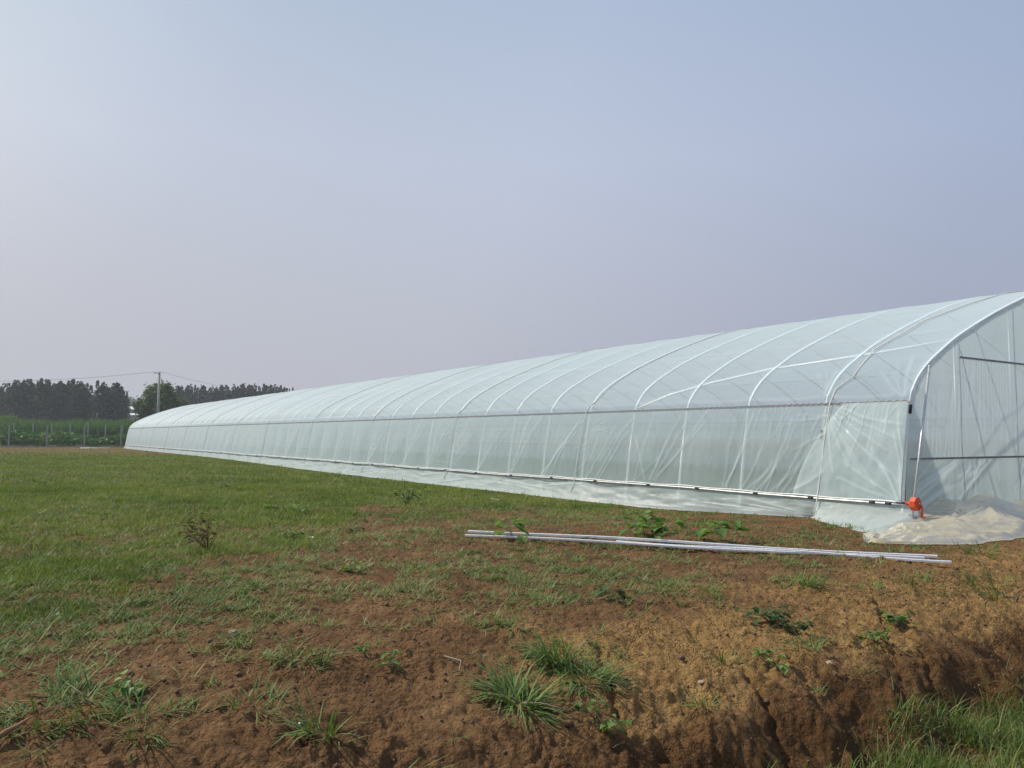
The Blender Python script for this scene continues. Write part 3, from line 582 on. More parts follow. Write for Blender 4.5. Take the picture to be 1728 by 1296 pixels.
# ------------------------------------------------------------------ crumpled spare sheet in front of the end wall
def crumple(x, y, s):
    r = 0; a = 1.
    for k in range(5):
        nse = perlin(x, y, s+k*13); r = r+a*(1-2.2*np.abs(nse)); c_, s_ = cos(1.1*k+.5), sin(1.1*k+.5)
        x, y = (x*c_-y*s_)*1.75+3.1, (x*s_+y*c_)*1.75-1.7; a *= .48
    return r
sh = empty('plastic_sheet', world(2.2, -.5, 0)); sh.rotation_euler = (0, 0, TH)
tag(sh, 'crumpled cream plastic sheet heaped on the soil in front of the end wall', 'plastic sheet')
su = np.linspace(-2.25, 6.4, 600); sv = np.linspace(0, 1, 90); a_, v_ = np.meshgrid(su, sv, indexing='ij')
front = np.interp(a_, [-2.25, -1.9, -1.2, -.4, .8, 2.2, 4, 6.4], [-.95, -1.18, -1.42, -1.5, -1.42, -1.25, -1.0, -.7])+.07*perlin(a_*1.2, 3, 121)+.03*perlin(a_*5, 3, 122)
back = np.interp(a_, [-2.25, -1.9, -.9, -.1, .2, 6.4], [-.75, -.52, -.42, -.22, -.05, -.05])
yy = front+(back-front)*v_
hh = (.035+.19*np.exp(-((a_-.75)/.8)**2)+.09*np.exp(-((a_-2.9)/.9)**2)+.06*np.exp(-((a_-4.6)/.9)**2)+.03)*ss(-2.3, -.9, a_)
shape = (np.sin(pi*np.clip(v_*.62+.0, 0, 1)))**.75
qx = a_+.12*perlin(a_*2, v_*2, 152); qy = v_*1.15+.12*perlin(a_*2+9, v_*2, 153)
cr = 2.6*(worley(qx*1.25+qy*.8, qy*1.9-qx*.35, 131)-.42)+.9*(worley(qx*3.1-qy*1.2, qy*3.6+qx*.9, 132)-.42)
rim = ss(0, .10, v_)
hz = .014+hh*shape*(1+.38*cr)*rim+(.055*(worley(qx*2.2+qy, qy*2.4-qx*.5, 133)-.2)+.045*(worley(qx*5.3, qy*4.2-qx*1.5, 134)-.2)+.012*(worley(qx*12, qy*11, 135)-.2))*rim
hz = np.maximum(hz, .006+.006*np.abs(perlin(a_*8, v_*8, 151)))
gx = CG[0]+P3[0]*a_+A3[0]*yy; gy = CG[1]+P3[1]*a_+A3[1]*yy
zz = gz0(gx, gy)+.012+hz
mesh_np('film', np.c_[(a_-2.2+.02*cr).ravel(), (yy+.5).ravel(), zz.ravel()], grid_faces(*a_.shape), M['film_cream'], sh, dict(fold=np.clip(.45*cr+.15, 0, 1).ravel()), True)
# rolled end of the sheet
q0 = world(-1.0, -.72, 0); mb = MB()
# ------------------------------------------------------------------ blades and leaves
def blades(P, head, length, lean, width, tint, bend=.9, seg=3):
    """grass blades as tapering bent strips. P (n,3)"""
    n = len(P); head = np.asarray(head); s = np.linspace(0, 1, seg+1)
    ang0 = np.asarray(lean)[:, None]; th = ang0+s[None, :]*np.asarray(bend)*np.ones((n, 1))      # angle from vertical
    dl = (np.asarray(length)/seg)[:, None]
    dx = np.sin(th)*dl; dz = np.cos(th)*dl
    cx = np.concatenate([np.zeros((n, 1)), np.cumsum(dx[:, :-1], 1)], 1); cz = np.concatenate([np.zeros((n, 1)), np.cumsum(dz[:, :-1], 1)], 1)
    hx, hy = np.sin(head)[:, None], np.cos(head)[:, None]
    wd = np.asarray(width)[:, None]*np.array([.75, 1., .75, .12, .1, .1])[:seg+1][None, :]*.5 if seg == 3 else np.asarray(width)[:, None]*np.array([1., .8, .12])[:seg+1][None, :]*.5
    px, py, pz = P[:, 0:1]+cx*hx, P[:, 1:2]+cx*hy, np.maximum(P[:, 2:3]+cz, P[:, 2:3]-.01)
    a = np.stack([px-hy*wd, py+hx*wd, pz], -1); b = np.stack([px+hy*wd, py-hx*wd, pz], -1)
    v = np.stack([a, b], 2).reshape(n, -1, 3); m = v.shape[1]
    base = (np.arange(n)*m)[:, None, None]; q = np.array([[2*i, 2*i+1, 2*i+3, 2*i+2] for i in range(seg)])[None]
    return v.reshape(-1, 3), (base+q).reshape(-1, 4), np.repeat(np.asarray(tint), m)
def join(parts):
    V_, F_, T_ = [], [], []; n = 0
    for v, f, t in parts: V_.append(v); F_.append(f+n); T_.append(t); n += len(v)
    return np.vstack(V_), np.vstack(F_), np.concatenate(T_)
def tufts(xy, nb, hmin, hmax, wmin, wmax, spread=.03, lean=(.1, 1.0), bend=(.3, 1.1), seg=2, tint=(.1, .8), rng=RNG):
    n = len(xy); z = gz(xy[:, 0], xy[:, 1]); k = rng.integers(max(1, nb//2), nb+1, n); idx = np.repeat(np.arange(n), k); m = len(idx)
    sz = rng.uniform(.6, 1.15, n)[idx]; tt_ = (rng.uniform(tint[0], tint[1], n)+.35*perlin(xy[:, 0]*.45, xy[:, 1]*.45, 401)+.25*perlin(xy[:, 0]*2, xy[:, 1]*2, 402)+(rng.random(n) < .02)*.5)[idx]
    P = np.c_[xy[idx]+rng.normal(0, spread, (m, 2))*sz[:, None], z[idx]-.003]
    return blades(P, rng.uniform(0, 2*pi, m), rng.uniform(hmin, hmax, m)*sz, rng.uniform(*lean, m), rng.uniform(wmin, wmax, m), np.clip(tt_+rng.normal(0, .13, m), 0, 1), rng.uniform(*bend, m)[:, None], seg)
def inside_gh(x, y, m_=.25):
    u = (x-CG[0])*pa[0]+(y-CG[1])*pa[1]; t = (x-CG[0])*aa[0]+(y-CG[1])*aa[1]
    return (u > -m_-.3*ss(1, 5, t)) & (t > -.9)
def scatter(n, r0, r1, amin=-36, amax=36, rng=RNG):
    r = np.sqrt(rng.uniform(r0*r0, r1*r1, n)); a = np.radians(rng.uniform(amin, amax, n)); return np.c_[np.sin(a)*r, np.cos(a)*r]
# field lawn by rings, finer near
parts = []
for n, r0, r1, amin, amax, nb, h0, h1, w0, w1 in ((46000, 4.2, 10, -36, 26, 9, .035, .085, .004, .008), (80000, 10, 22, -36, 16, 7, .04, .09, .007, .012),
                                          (46000, 22, 45, -36, -6, 4, .05, .11, .013, .022), (30000, 45, 84, -36, -16, 3, .06, .13, .03, .05)):
    xy = scatter(n, r0, r1, amin, amax); mk = lawnmask(xy[:, 0], xy[:, 1])
    pat = .26+1.3*perlin(xy[:, 0]*1.4, xy[:, 1]*1.4, 201)+.8*perlin(xy[:, 0]*.35, xy[:, 1]*.35, 202)
    keep = (RNG.random(n) < np.clip(mk*1.15, 0, 1)*np.clip(pat+.45, .12, 1)) & ~inside_gh(xy[:, 0], xy[:, 1])
    parts.append(tufts(xy[keep], nb, h0, h1, w0, w1, .035 if r1 < 30 else .08, (.1, 1.3), seg=2))
for n, r0, r1, w0, w1 in ((2600, 7, 18, .005, .010), (2200, 18, 40, .012, .02)):
    xy = scatter(n, r0, r1, -36, 4); keep = (RNG.random(n) < lawnmask(xy[:, 0], xy[:, 1])*np.clip(.3+1.3*perlin(xy[:, 0]*.8, xy[:, 1]*.8, 203), 0, 1)) & ~inside_gh(xy[:, 0], xy[:, 1])
    parts.append(tufts(xy[keep], 9, .08, .20, w0, w1, .03, (.1, .9), (.3, 1.3), 3, (.3, 1.1)))
v, f, t = join([(a, b[:, :4], c) for a, b, c in parts])
lawn = tag(mesh_np('field_grass', v, f, M['lawn'], attrs=dict(tint=t)), 'short green grass covering the field left of the greenhouse', 'grass', kind='stuff')
# sparse crabgrass tufts over the bare soil, in drifts
parts = []
for n, r0, r1, nb, h0, h1, w0, w1, lim in ((8500, 2.2, 7.5, 18, .03, .13, .0035, .007, .34), (14500, 7.5, 17, 16, .04, .13, .005, .010, .40)):
    xy = scatter(n, r0, r1, -36, 38); s = sdist(xy[:, 0], xy[:, 1])
    dr = .5*perlin(xy[:, 0]*1.7, xy[:, 1]*1.7, 211)+.45*perlin(xy[:, 0]*.6, xy[:, 1]*.6, 212)+.25*perlin(xy[:, 0]*6, xy[:, 1]*6, 213)
    left = ss(1.5, -2.5, xy[:, 0])*.10+.22*ss(3.8, 6.5, np.hypot(xy[:, 0], xy[:, 1]))*(1-ss(-2, -1.2, s))
    p_ = np.clip((dr+.08+left)*1.6, .035, 1)*(1-.86*ss(-1.9, -1.1, s))*(s < -.05)
    keep = (RNG.random(n) < p_) & ~inside_gh(xy[:, 0], xy[:, 1])
    parts.append(tufts(xy[keep], nb, h0, h1, w0, w1, .03, (.75, 1.5), (-.1, .6), 2 if r0 > 5 else 3, (.15, 1.0)))
v, f, t = join(parts)
tag(mesh_np('crabgrass', v, f, M['tuft'], attrs=dict(tint=t)), 'scattered small tufts of crabgrass on the bare brown soil', 'grass', kind='stuff')
# dry straw and dead blades lying about
n = 5200; xy = scatter(n, 2.2, 13, -36, 38); s = sdist(xy[:, 0], xy[:, 1]); keep = (s < .1) & ~inside_gh(xy[:, 0], xy[:, 1]) & (RNG.random(n) < .35+.9*perlin(xy[:, 0]*1.3, xy[:, 1]*1.3, 231)); xy = xy[keep]; n = len(xy)
v, f, t = blades(np.c_[xy, gz(xy[:, 0], xy[:, 1])+.006], RNG.uniform(0, 6.28, n), RNG.uniform(.02, .10, n), RNG.uniform(1.2, 1.55, n), RNG.uniform(.002, .0045, n), RNG.random(n), RNG.uniform(-.3, .3, n)[:, None], 3)
M['straw'] = leafm('straw', [(0, (.10, .07, .04)), (.6, (.22, .18, .11)), (1, (.34, .30, .20))], .1, .8)
tag(mesh_np('dry_straw', v, f, M['straw'], attrs=dict(tint=t)), 'bits of dry straw and dead blades strewn over the soil', 'straw', kind='stuff')
# ditch grass
n = 22000; q = RNG.uniform(-1.2, 6.5, n); s = RNG.uniform(.16, 2.2, n); xy = LA[None]+ld[None]*q[:, None]+ln[None]*s[:, None]
den = ss(.05, .45, s+.18*perlin(xy[:, 0]*3, xy[:, 1]*3, 221))*ss(-.4, .9, q-(.6-s)*.0)
keep = RNG.random(n) < .75*den*np.clip(.55+1.1*perlin(xy[:, 0]*2.2, xy[:, 1]*2.2, 222), .1, 1)
v, f, t = tufts(xy[keep], 9, .05, .24, .003, .0075, .04, (.05, 1.2), (.3, 1.5), 3, (.0, 1.0))
tag(mesh_np('ditch_grass', v, f, M['ditchgrass'], attrs=dict(tint=t)), 'longer bright green grass growing along the ditch floor', 'grass', kind='stuff')
# crop seen dimly through the film, growing inside the greenhouse, and tall weeds beyond it
n = 12000; uu_ = 11.1-10.7*RNG.random(n)**1.7; tt_ = RNG.uniform(.4, 66, n)**1.0; xy = CG[None]+pa[None]*uu_[:, None]+aa[None]*tt_[:, None]
v, f, t = tufts(xy, 5, .14, .42, .014, .035, .06, (.1, .9), (.3, 1.), 2, (.1, .7))
tag(mesh_np('indoor_weeds', v, f, M['under'], attrs=dict(tint=t)), 'low green growth on the floor inside the greenhouse', 'weeds', kind='stuff')
n = 16000; uu_ = RNG.uniform(14.5, 20, n); tt_ = RNG.uniform(-4, 80, n); xy = CG[None]+pa[None]*uu_[:, None]+aa[None]*tt_[:, None]
v, f, t = tufts(xy, 3, .4, .8, .05, .10, .1, (.0, .4), (.2, .8), 2, (.1, .7))
tag(mesh_np('far_side_weeds', v, f, M['reed'], attrs=dict(tint=t)), 'green weeds beyond the far wall of the greenhouse, seen through the film', 'weeds', kind='stuff')
# ------------------------------------------------------------------ single plants of the foreground
def clump(px, py, nb, hl, wd, label, mat_='tuft', spread=.05, lean=(.15, 1.35), name='grass_clump', cat='grass clump', stems=0, seed=1, tint=(.15, .75)):
    rg = np.random.default_rng(seed+int(px)); nb = int(nb*1.7); hl *= 1.3; wd *= 1.3; c = at(px, py); r = empty(name, c); tag(r, label, cat, 'grass clumps standing on the bare soil')
    sub = rg.normal(0, spread*1.3, (5, 2)); P = np.c_[rg.normal(0, spread*.55, (nb, 2))+sub[rg.integers(0, 5, nb)], np.zeros(nb)]; P[:, 2] = gz(P[:, 0]+c.x, P[:, 1]+c.y)-c.z-.005
    hd = np.arctan2(P[:, 0], P[:, 1])+rg.normal(0, .8, nb)
    v, f, t = blades(P, hd, rg.uniform(.45, 1, nb)*hl, np.clip(rg.uniform(*lean, nb)*1.15+.25, 0, 1.5), wd*rg.uniform(.6, 1.2, nb), np.clip(rg.uniform(*tint, nb)+(rg.random(nb) < .05)*.6, 0, 1), rg.uniform(.2, 1.35, nb)[:, None], 3)
    mesh_np('blades', v, f, M[mat_], r, dict(tint=t))
    if stems:
        mb = MB()
        for k in range(stems):
            a = rg.uniform(0, 6.28); l_ = hl*rg.uniform(.8, 1.6); mb.tube([(0, 0, .01), (cos(a)*l_*.4, sin(a)*l_*.4, .05), (cos(a)*l_, sin(a)*l_, .05+.03*rg.random())], [.0035, .003, .0015], 5)
        mb.build('runner', M['stalk'], r, True)
    return r
clump(880, 1190, 190, .27, .007, 'largest grass clump, long pale blades spreading flat, near the bottom centre', stems=4, spread=.05, lean=(.35, 1.45))
clump(955, 1112, 170, .19, .0065, 'dense dark green grass clump just behind the largest one', spread=.075, lean=(.2, 1.2), stems=2)
clump(985, 1155, 110, .20, .006, 'thin grass clump wedged right of the largest clump', spread=.06, lean=(.3, 1.4))
clump(150, 1195, 150, .15, .0055, 'wide grass clump near the lower left corner of the field', spread=.10, stems=2)
clump(240, 1200, 120, .13, .0055, 'grass clump beside the broad-leaved weed in the lower left', spread=.08)
clump(60, 1225, 60, .12, .005, 'small grass clump by the dry root at the lower left edge', spread=.06)
clump(510, 1112, 60, .15, .006, 'upright grass tuft alone on the soil left of centre', spread=.05, stems=1)
clump(555, 1245, 34, .20, .007, 'sparse tall grass tuft at the bottom edge, left of centre', spread=.04, lean=(.05, 1.0))
clump(430, 1195, 34, .14, .006, 'few-bladed grass tuft on bare soil below the middle of the left half', spread=.05)
clump(1335, 985, 90, .17, .006, 'grass clump below the metal channels, right of centre', spread=.10, lean=(.1, 1.1))
clump(1560, 1000, 60, .12, .006, 'low grass clump on the bank crest below the right channel ends', spread=.10)
clump(1465, 997, 40, .10, .006, 'little grass clump on the bank crest between two larger ones', spread=.06)
clump(1665, 936, 60, .16, .007, 'grass clump in front of the crumpled cream sheet', spread=.09, lean=(.2, 1.3))
clump(1685, 985, 60, .18, .007, 'grass clump at the right edge on the slope of the bank', 'ditchgrass', spread=.09)
clump(1715, 1010, 50, .18, .007, 'lowest grass clump at the right edge above the ditch', 'ditchgrass', spread=.12)
clump(1220, 1105, 26, .11, .005, 'thin grass sprig beside the long crack in the bank', spread=.03)
clump(1195, 1190, 24, .12, .006, 'thin grass sprig left of the hole in the bank', spread=.04)
clump(1370, 1110, 30, .11, .005, 'wispy grass sprig in the middle of the dry bank', spread=.06)
clump(1010, 1010, 44, .14, .006, 'grass tuft with spreading blades in the centre of the bare soil', spread=.05, stems=1, lean=(.5, 1.4))
clump(860, 1060, 30, .14, .006, 'spider-shaped grass tuft between the channels and the dark clump', spread=.03, lean=(.8, 1.4))
clump(480, 905, 60, .15, .009, 'broad-bladed grass clump at the edge of the lawn, middle left', spread=.12)
clump(1130, 935, 50, .14, .006, 'grass clump at the foot of the bushy weed by the channels', spread=.10)
def leafshape(kind):
    n = 14; out = []
    for k in range(n):
        a = 2*pi*k/n; 
        if kind == 'heart': r = 1-.28*abs(sin(a/2+pi/2))**8+.10*cos(3*a)+(.12 if k == 0 else 0)
        elif kind == 'lobed': r = .55+.45*abs(cos(2.5*a/1.0))
        else: r = 1; 
        y = cos(a)*r; x = sin(a)*r*(.9 if kind != 'oval' else .5); out.append((x, y))
    return out
def plant(px, py, h, nl, ls, kind, mat_, label, name='broadleaf_weed', cat='weed', spread=.6, seed=3, stemmat='stalk', group='broad-leaved weeds on the soil'):
    rg = random.Random(seed+int(px)); c = at(px, py); r = empty(name, c); tag(r, label, cat, group)
    V_, F_, T_ = [], [], []; mb = MB(); ns = max(2, nl//5)
    stems = []
    for k in range(ns):
        a = rg.uniform(0, 6.28); e = Vector((cos(a)*h*spread*rg.uniform(.2, 1), sin(a)*h*spread*rg.uniform(.2, 1), h*rg.uniform(.5, .95)))
        stems.append(e); mb.tube([(0, 0, -.01), e*.5+Vector((0, 0, h*.08)), e], [.004, .003, .002], 5)
    sh_ = leafshape(kind)
    for k in range(nl):
        e = rg.choice(stems); f_ = rg.uniform(.45, 1.1); b = Vector((e.x*f_, e.y*f_, e.z*f_+.01)); a = rg.uniform(0, 6.28); s = ls*rg.uniform(.55, 1.1)
        dirv = Vector((cos(a), sin(a), rg.uniform(-.5, .35))).normalized(); sdv = dirv.cross(Vector((0, 0, 1))).normalized(); nv = sdv.cross(dirv)
        tip = b+dirv*s*1.1; mb.tube([b*.96, tip], .0014, 4)
        cen = tip+dirv*s*.3; n = len(V_); tn = rg.random()
        V_.append(tuple(cen-nv*s*.10)); T_.append(tn)
        for x, y in sh_:
            p_ = cen+sdv*x*s*.62+dirv*y*s*.62+nv*(abs(x)*.25*s+rg.uniform(-.04, .04)*s-(max(0, y)**2)*.25*s); V_.append(tuple(p_)); T_.append(min(1, max(0, tn+rg.uniform(-.1, .1))))
        m = len(sh_)
        F_ += [(n, n+1+q, n+1+(q+1) % m) for q in range(m)]
    mb.build('stem', M[stemmat], r, True)
    mesh_np('leaves', V_, F_, M[mat_], r, dict(tint=T_), True); return r
M['greenstem'] = princ('green stem', (.10, .15, .05), .6)
G = dict(stemmat='greenstem')
plant(866, 912, .30, 12, .13, 'heart', 'broad', 'green large-leaved plant growing over the left end of the metal channels', **G)
plant(1105, 920, .38, 46, .11, 'heart', 'broad', 'bushiest green weed, leaning over the middle of the metal channels', spread=.95, **G)
plant(1090, 905, .30, 26, .09, 'lobed', 'broad', 'lighter weed just behind the bushiest one at the channels', spread=.9, **G)
plant(1218, 915, .27, 14, .13, 'heart', 'broad', 'bright green large-leaved plant behind the channels, right of the bushiest weed', **G)
plant(1182, 912, .14, 7, .08, 'heart', 'broad', 'small pale seedling left of the bright green plant behind the channels', **G)
plant(996, 922, .10, 7, .075, 'heart', 'darkbroad', 'small bluish seedling on the near side of the channels', **G)
plant(1030, 1015, .12, 7, .07, 'heart', 'darkbroad', 'dark seedling with round leaves in the centre of the bare soil', **G)
plant(230, 1180, .14, 8, .058, 'heart', 'broad', 'broad-leaved weed with pale round leaves in the lower left', **G)
plant(1005, 1262, .08, 14, .036, 'lobed', 'broad', 'star-leaved seedling at the bottom edge of the photo, centre', spread=1.3, **G)
plant(1030, 1292, .08, 14, .038, 'lobed', 'broad', 'star-leaved seedling lowest at the bottom edge, centre', spread=1.3, **G)
plant(1312, 1180, .12, 16, .045, 'lobed', 'broad', 'small upright star-leaved weed on the steep part of the bank', spread=.8, **G)
plant(1310, 1195, .06, 8, .045, 'lobed', 'broad', 'tiny star-leaved weed just below the upright one on the bank', spread=.8, **G)
plant(1305, 1052, .13, 40, .05, 'lobed', 'darkbroad', 'dark spreading weed on the upper bank', spread=1.5, **G)
plant(1345, 1070, .09, 26, .045, 'lobed', 'darkbroad', 'dark creeping weed just right of the spreading one on the bank', spread=1.6, **G)
plant(1525, 1062, .13, 34, .05, 'lobed', 'broad', 'green spreading weed on the right part of the bank', spread=1.4, **G)
plant(1480, 1082, .10, 22, .045, 'lobed', 'broad', 'light green weed below a crack on the right part of the bank', spread=1.2, **G)
plant(1500, 1100, .08, 18, .045, 'lobed', 'darkbroad', 'dark weed below the light green one on the bank', spread=1.2, **G)
plant(662, 1135, .07, 14, .04, 'oval', 'broad', 'little rosette weed alone on the brown soil, lower centre', spread=1.0, **G)
plant(660, 1128, .05, 0 or 5, .04, 'oval', 'broad', 'pale sprout touching the little rosette weed', spread=1.0, **G)
plant(618, 1118, .06, 14, .03, 'oval', 'broad', 'round tiny weed left of the rosette weed', spread=.9, **G)
plant(686, 852, .32, 80, .07, 'oval', 'tuft', 'green bushy weed at the edge of the lawn near the greenhouse', spread=1.0, **G)
plant(590, 895, .12, 26, .06, 'oval', 'tuft', 'low green weed at the lawn edge left of the bushy one', spread=1.4, **G)
plant(500, 912, .13, 34, .055, 'oval', 'tuft', 'leafy green weed among the lawn left of centre', spread=1.4, **G)
plant(350, 928, .42, 90, .05, 'oval', 'drybrown', 'dead reddish brown weed standing in the lawn', name='dead_weed', spread=.9, stemmat='root', group=None)
for (px, py), lb in (((375, 823), 'yellow-green squash plant farthest out on the lawn'), ((465, 862), 'squash plant on the lawn, middle distance'), ((507, 868), 'squash plant right beside the middle one on the lawn'), ((380, 800), 'pale squash plant near the greenhouse foot, far left')):
    plant(px, py, .10, 9, .11, 'heart', 'broad', lb, name='squash_plant', group='squash plants in the lawn', **G)
plant(590, 965, .10, 7, .06, 'heart', 'broad', 'pale green seedling on the soil left of the channels', **G)
# ------------------------------------------------------------------ small things on the ground
def channel(p0, p1, wd, hgt, label, lift):
    A = at(*p0); B = at(*p1); d = B-A; ln_ = d.length; kk = [A+d*(i/40) for i in range(41)]; up_ = max(float(gz(k_.x, k_.y))-k_.z for k_ in kk); A = A+Vector((0, 0, max(0, up_)*.8)); r = empty('metal_channel', A); tag(r, label, 'metal channel', 'metal channels lying on the soil')
    r.rotation_euler = (0, -math.asin(d.z/ln_), math.atan2(d.y, d.x))
    t_ = .0025; h_ = wd/2
    sec = [(-h_, 0), (h_, 0), (h_, hgt), (h_-.007, hgt+.003), (h_-.008, hgt), (h_-.0045, hgt-.003), (h_-.0045, t_), (-h_+.0045, t_), (-h_+.0045, hgt-.003), (-h_+.008, hgt), (-h_+.007, hgt+.003), (-h_, hgt)]
    mb = MB(); m = len(sec); ks = 24; v = []
    for i in range(ks+1):
        x = ln_*i/ks; zz_ = lift+.010*sin(i*.35+p0[0]); v += [(x, y, z+zz_) for y, z in sec]
    f = [(i*m+(k+1) % m, i*m+k, (i+1)*m+k, (i+1)*m+(k+1) % m) for i in range(ks) for k in range(m)]+[tuple(range(m)), tuple(ks*m+k for k in range(m-1, -1, -1))]
    mb.add(v, f); mb.build('profile', M['channel'], r); return r
channel((790, 900), (1582, 946), .042, .022, 'bright metal channel lying at the back, highest of the three', .012)
channel((785, 908), (1560, 950), .036, .018, 'metal channel lying in the middle, its left end sticking out farthest', .004)
channel((1040, 925), (1606, 958), .040, .018, 'metal channel lying in front, its right end sticking out farthest', .002)
def stone(px, py, s, label, m_='stone', name='stone', group='stones on the soil', flat=.6):
    c = at(px, py); bm = bmesh.new(); bmesh.ops.create_icosphere(bm, subdivisions=3, radius=s)
    for v_ in bm.verts:
        k = 1+.35*float(perlin(v_.co.x/s*1.3+px, v_.co.y/s*1.3+v_.co.z/s, 5)); v_.co = Vector((v_.co.x*k*1.2, v_.co.y*k, v_.co.z*k*flat))
    me = bpy.data.meshes.new(name); bm.to_mesh(me); bm.free(); me.materials.append(M[m_]); o = link(bpy.data.objects.new(name, me)); o.location = (c.x, c.y, c.z+s*flat*.5); o.rotation_euler = (0, 0, px)
    return tag(o, label, name.replace('_', ' '), group)
stone(394, 1069, .028, 'pinkish stone on the soil left of centre, larger than the others')
stone(100, 1040, .022, 'reddish stone at the lower edge of the lawn on the left')
stone(1185, 1235, .018, 'small stone in the face of the bank')
stone(507, 1228, .009, 'tiny white pebble on the soil near the bottom edge', 'white')
stone(955, 935, .012, 'pale pebble below the left half of the channels', 'white')
stone(1402, 1222, .020, 'brown stone above the ditch, at the foot of the bank')
def litter(px, py, lx, ly, rz, label, name='litter_scrap'):
    c = at(px, py); mb = MB(); n = 6; v = []
    for i in range(n+1):
        for j in (0, 1): v.append(((i/n-.5)*lx, (j-.5)*ly, .02+.006*sin(i*1.9+j)))
    v += [(a, b, z-.002) for a, b, z in v]; m = 2*(n+1)
    f = [(2*i, 2*i+2, 2*i+3, 2*i+1) for i in range(n)]+[(m+2*i, m+2*i+1, m+2*i+3, m+2*i+2) for i in range(n)]+[(2*i, m+2*i, m+2*i+2, 2*i+2) for i in range(n)]+[(2*i+1, 2*i+3, m+2*i+3, m+2*i+1) for i in range(n)]
    mb.add(v, f); o = mb.build(name, M['white']); o.location = c; o.rotation_euler = (0, .1, rz); return tag(o, label, 'litter', 'white scraps of litter')
litter(835, 844, .22, .05, -.5, 'white strip of litter on the bare soil beside the greenhouse skirt')
litter(527, 911, .06, .05, .3, 'small white scrap of litter at the lawn edge')
def stalk(pts, r, label, m_='stalk', name='dry_stalk', cat='dry stalk'):
    P = [at(x, y)+Vector((0, 0, z)) for x, y, z in pts]; c = P[0].copy(); mb = MB(); mb.tube([p_-c for p_ in P], r, 6); o = mb.build(name, M[m_], None, True); o.location = c; return tag(o, label, cat)
stalk([(750, 1113, .02), (765, 1118, .025), (778, 1128, .02), (775, 1138, .015), (760, 1140, .01)], [.004, .005, .005, .004, .002], 'curved pale dry stalk on the soil left of the large grass clump')
stalk([(1690, 1012, .02), (1707, 1011, .02), (1727, 1010, .02)], .005, 'short dry twig lying at the right edge above the ditch')
stalk([(-20, 1262, .02), (10, 1250, .035), (30, 1236, .03), (55, 1225, .02)], [.011, .012, .008, .003], 'twisted orange-brown dry root at the lower left edge', 'root', 'dry_root', 'root')
# crumbs of soil
n = 15000; xy = scatter(n, 2.2, 9.5, -36, 38); z = gz(xy[:, 0], xy[:, 1]); sz = RNG.gamma(1.6, .0030, n)+.0015; oc = np.array([(1, 0, 0), (0, 1, 0), (-1, 0, 0), (0, -1, 0), (0, 0, .8), (0, 0, -.8)])
v = xy[:, None, :].repeat(6, 1); v = np.concatenate([v, z[:, None, None].repeat(6, 1)], 2)+oc[None]*sz[:, None, None]*RNG.uniform(.6, 1.3, (n, 6, 1))
of = np.array([(0, 1, 4), (1, 2, 4), (2, 3, 4), (3, 0, 4), (1, 0, 5), (2, 1, 5), (3, 2, 5), (0, 3, 5)])
crumb = princ('soil crumb', (.13, .078, .048), .95, 0, .3, 60, .4)
tag(mesh_np('soil_crumbs', v.reshape(-1, 3), (np.arange(n)[:, None, None]*6+of[None]).reshape(-1, 3), crumb), 'loose crumbs of brown soil over the bare ground', 'soil', kind='stuff')
# ------------------------------------------------------------------ fences
def dirpt(px, dist, z=0.):
    r = ray(px, 735); k = dist/r[1]; return Vector((r[0]*k, dist, z))
def fence(A, B, npost, h, label, rp=.06, extra=0):
    d = B-A; ln_ = d.length; root = empty('wire_fence', A); root.rotation_euler = (0, 0, math.atan2(d.y, d.x)); tag(root, label, 'fence')
    for i in range(npost):
        x = ln_*i/(npost-1); hh_ = h*(1+.02*sin(i*3.1)); mb = MB()
        mb.box((x-rp, -rp, -.05), (x+rp, rp, hh_)); mb.build('post', M['conc'], root, False, .012)
    mb = MB()
    for z in (.25, .7, 1.15, 1.6, h-.15): mb.tube([(ln_*k/(npost*2), -.075, z-.03*(k % 2)) for k in range(npost*2+1)], .006, 4, False)
    for k in range(int(ln_/.45)): mb.tube([(k*.45, -.08, .25), (k*.45, -.08, h-.15)], .0025, 3, False)
    mb.build('wire_mesh', M['wire'], root)
FA, FB = dirpt(15, 72.7), dirpt(204, 75.4); stp = (FB-FA)/3
fence(FA-stp*3, FA+stp*9, 13, 2.05, 'nearer wire fence with pale concrete posts behind the lawn', .055)
SA, SB = dirpt(118, 93), dirpt(206.5, 96.5); st2 = (SB-SA)/3
fence(SA-st2*4, SA+st2*9, 14, 2.5, 'farther wire fence with thin posts among the weeds', .05)
mb = MB(); A = dirpt(136, 70.0); B = dirpt(186, 71.0); mb.tube([A, B], .05, 8); o = mb.build('white_pipe', M['tape'], None, True); tag(o, 'white pipe lying on the ground in front of the fence', 'pipe')
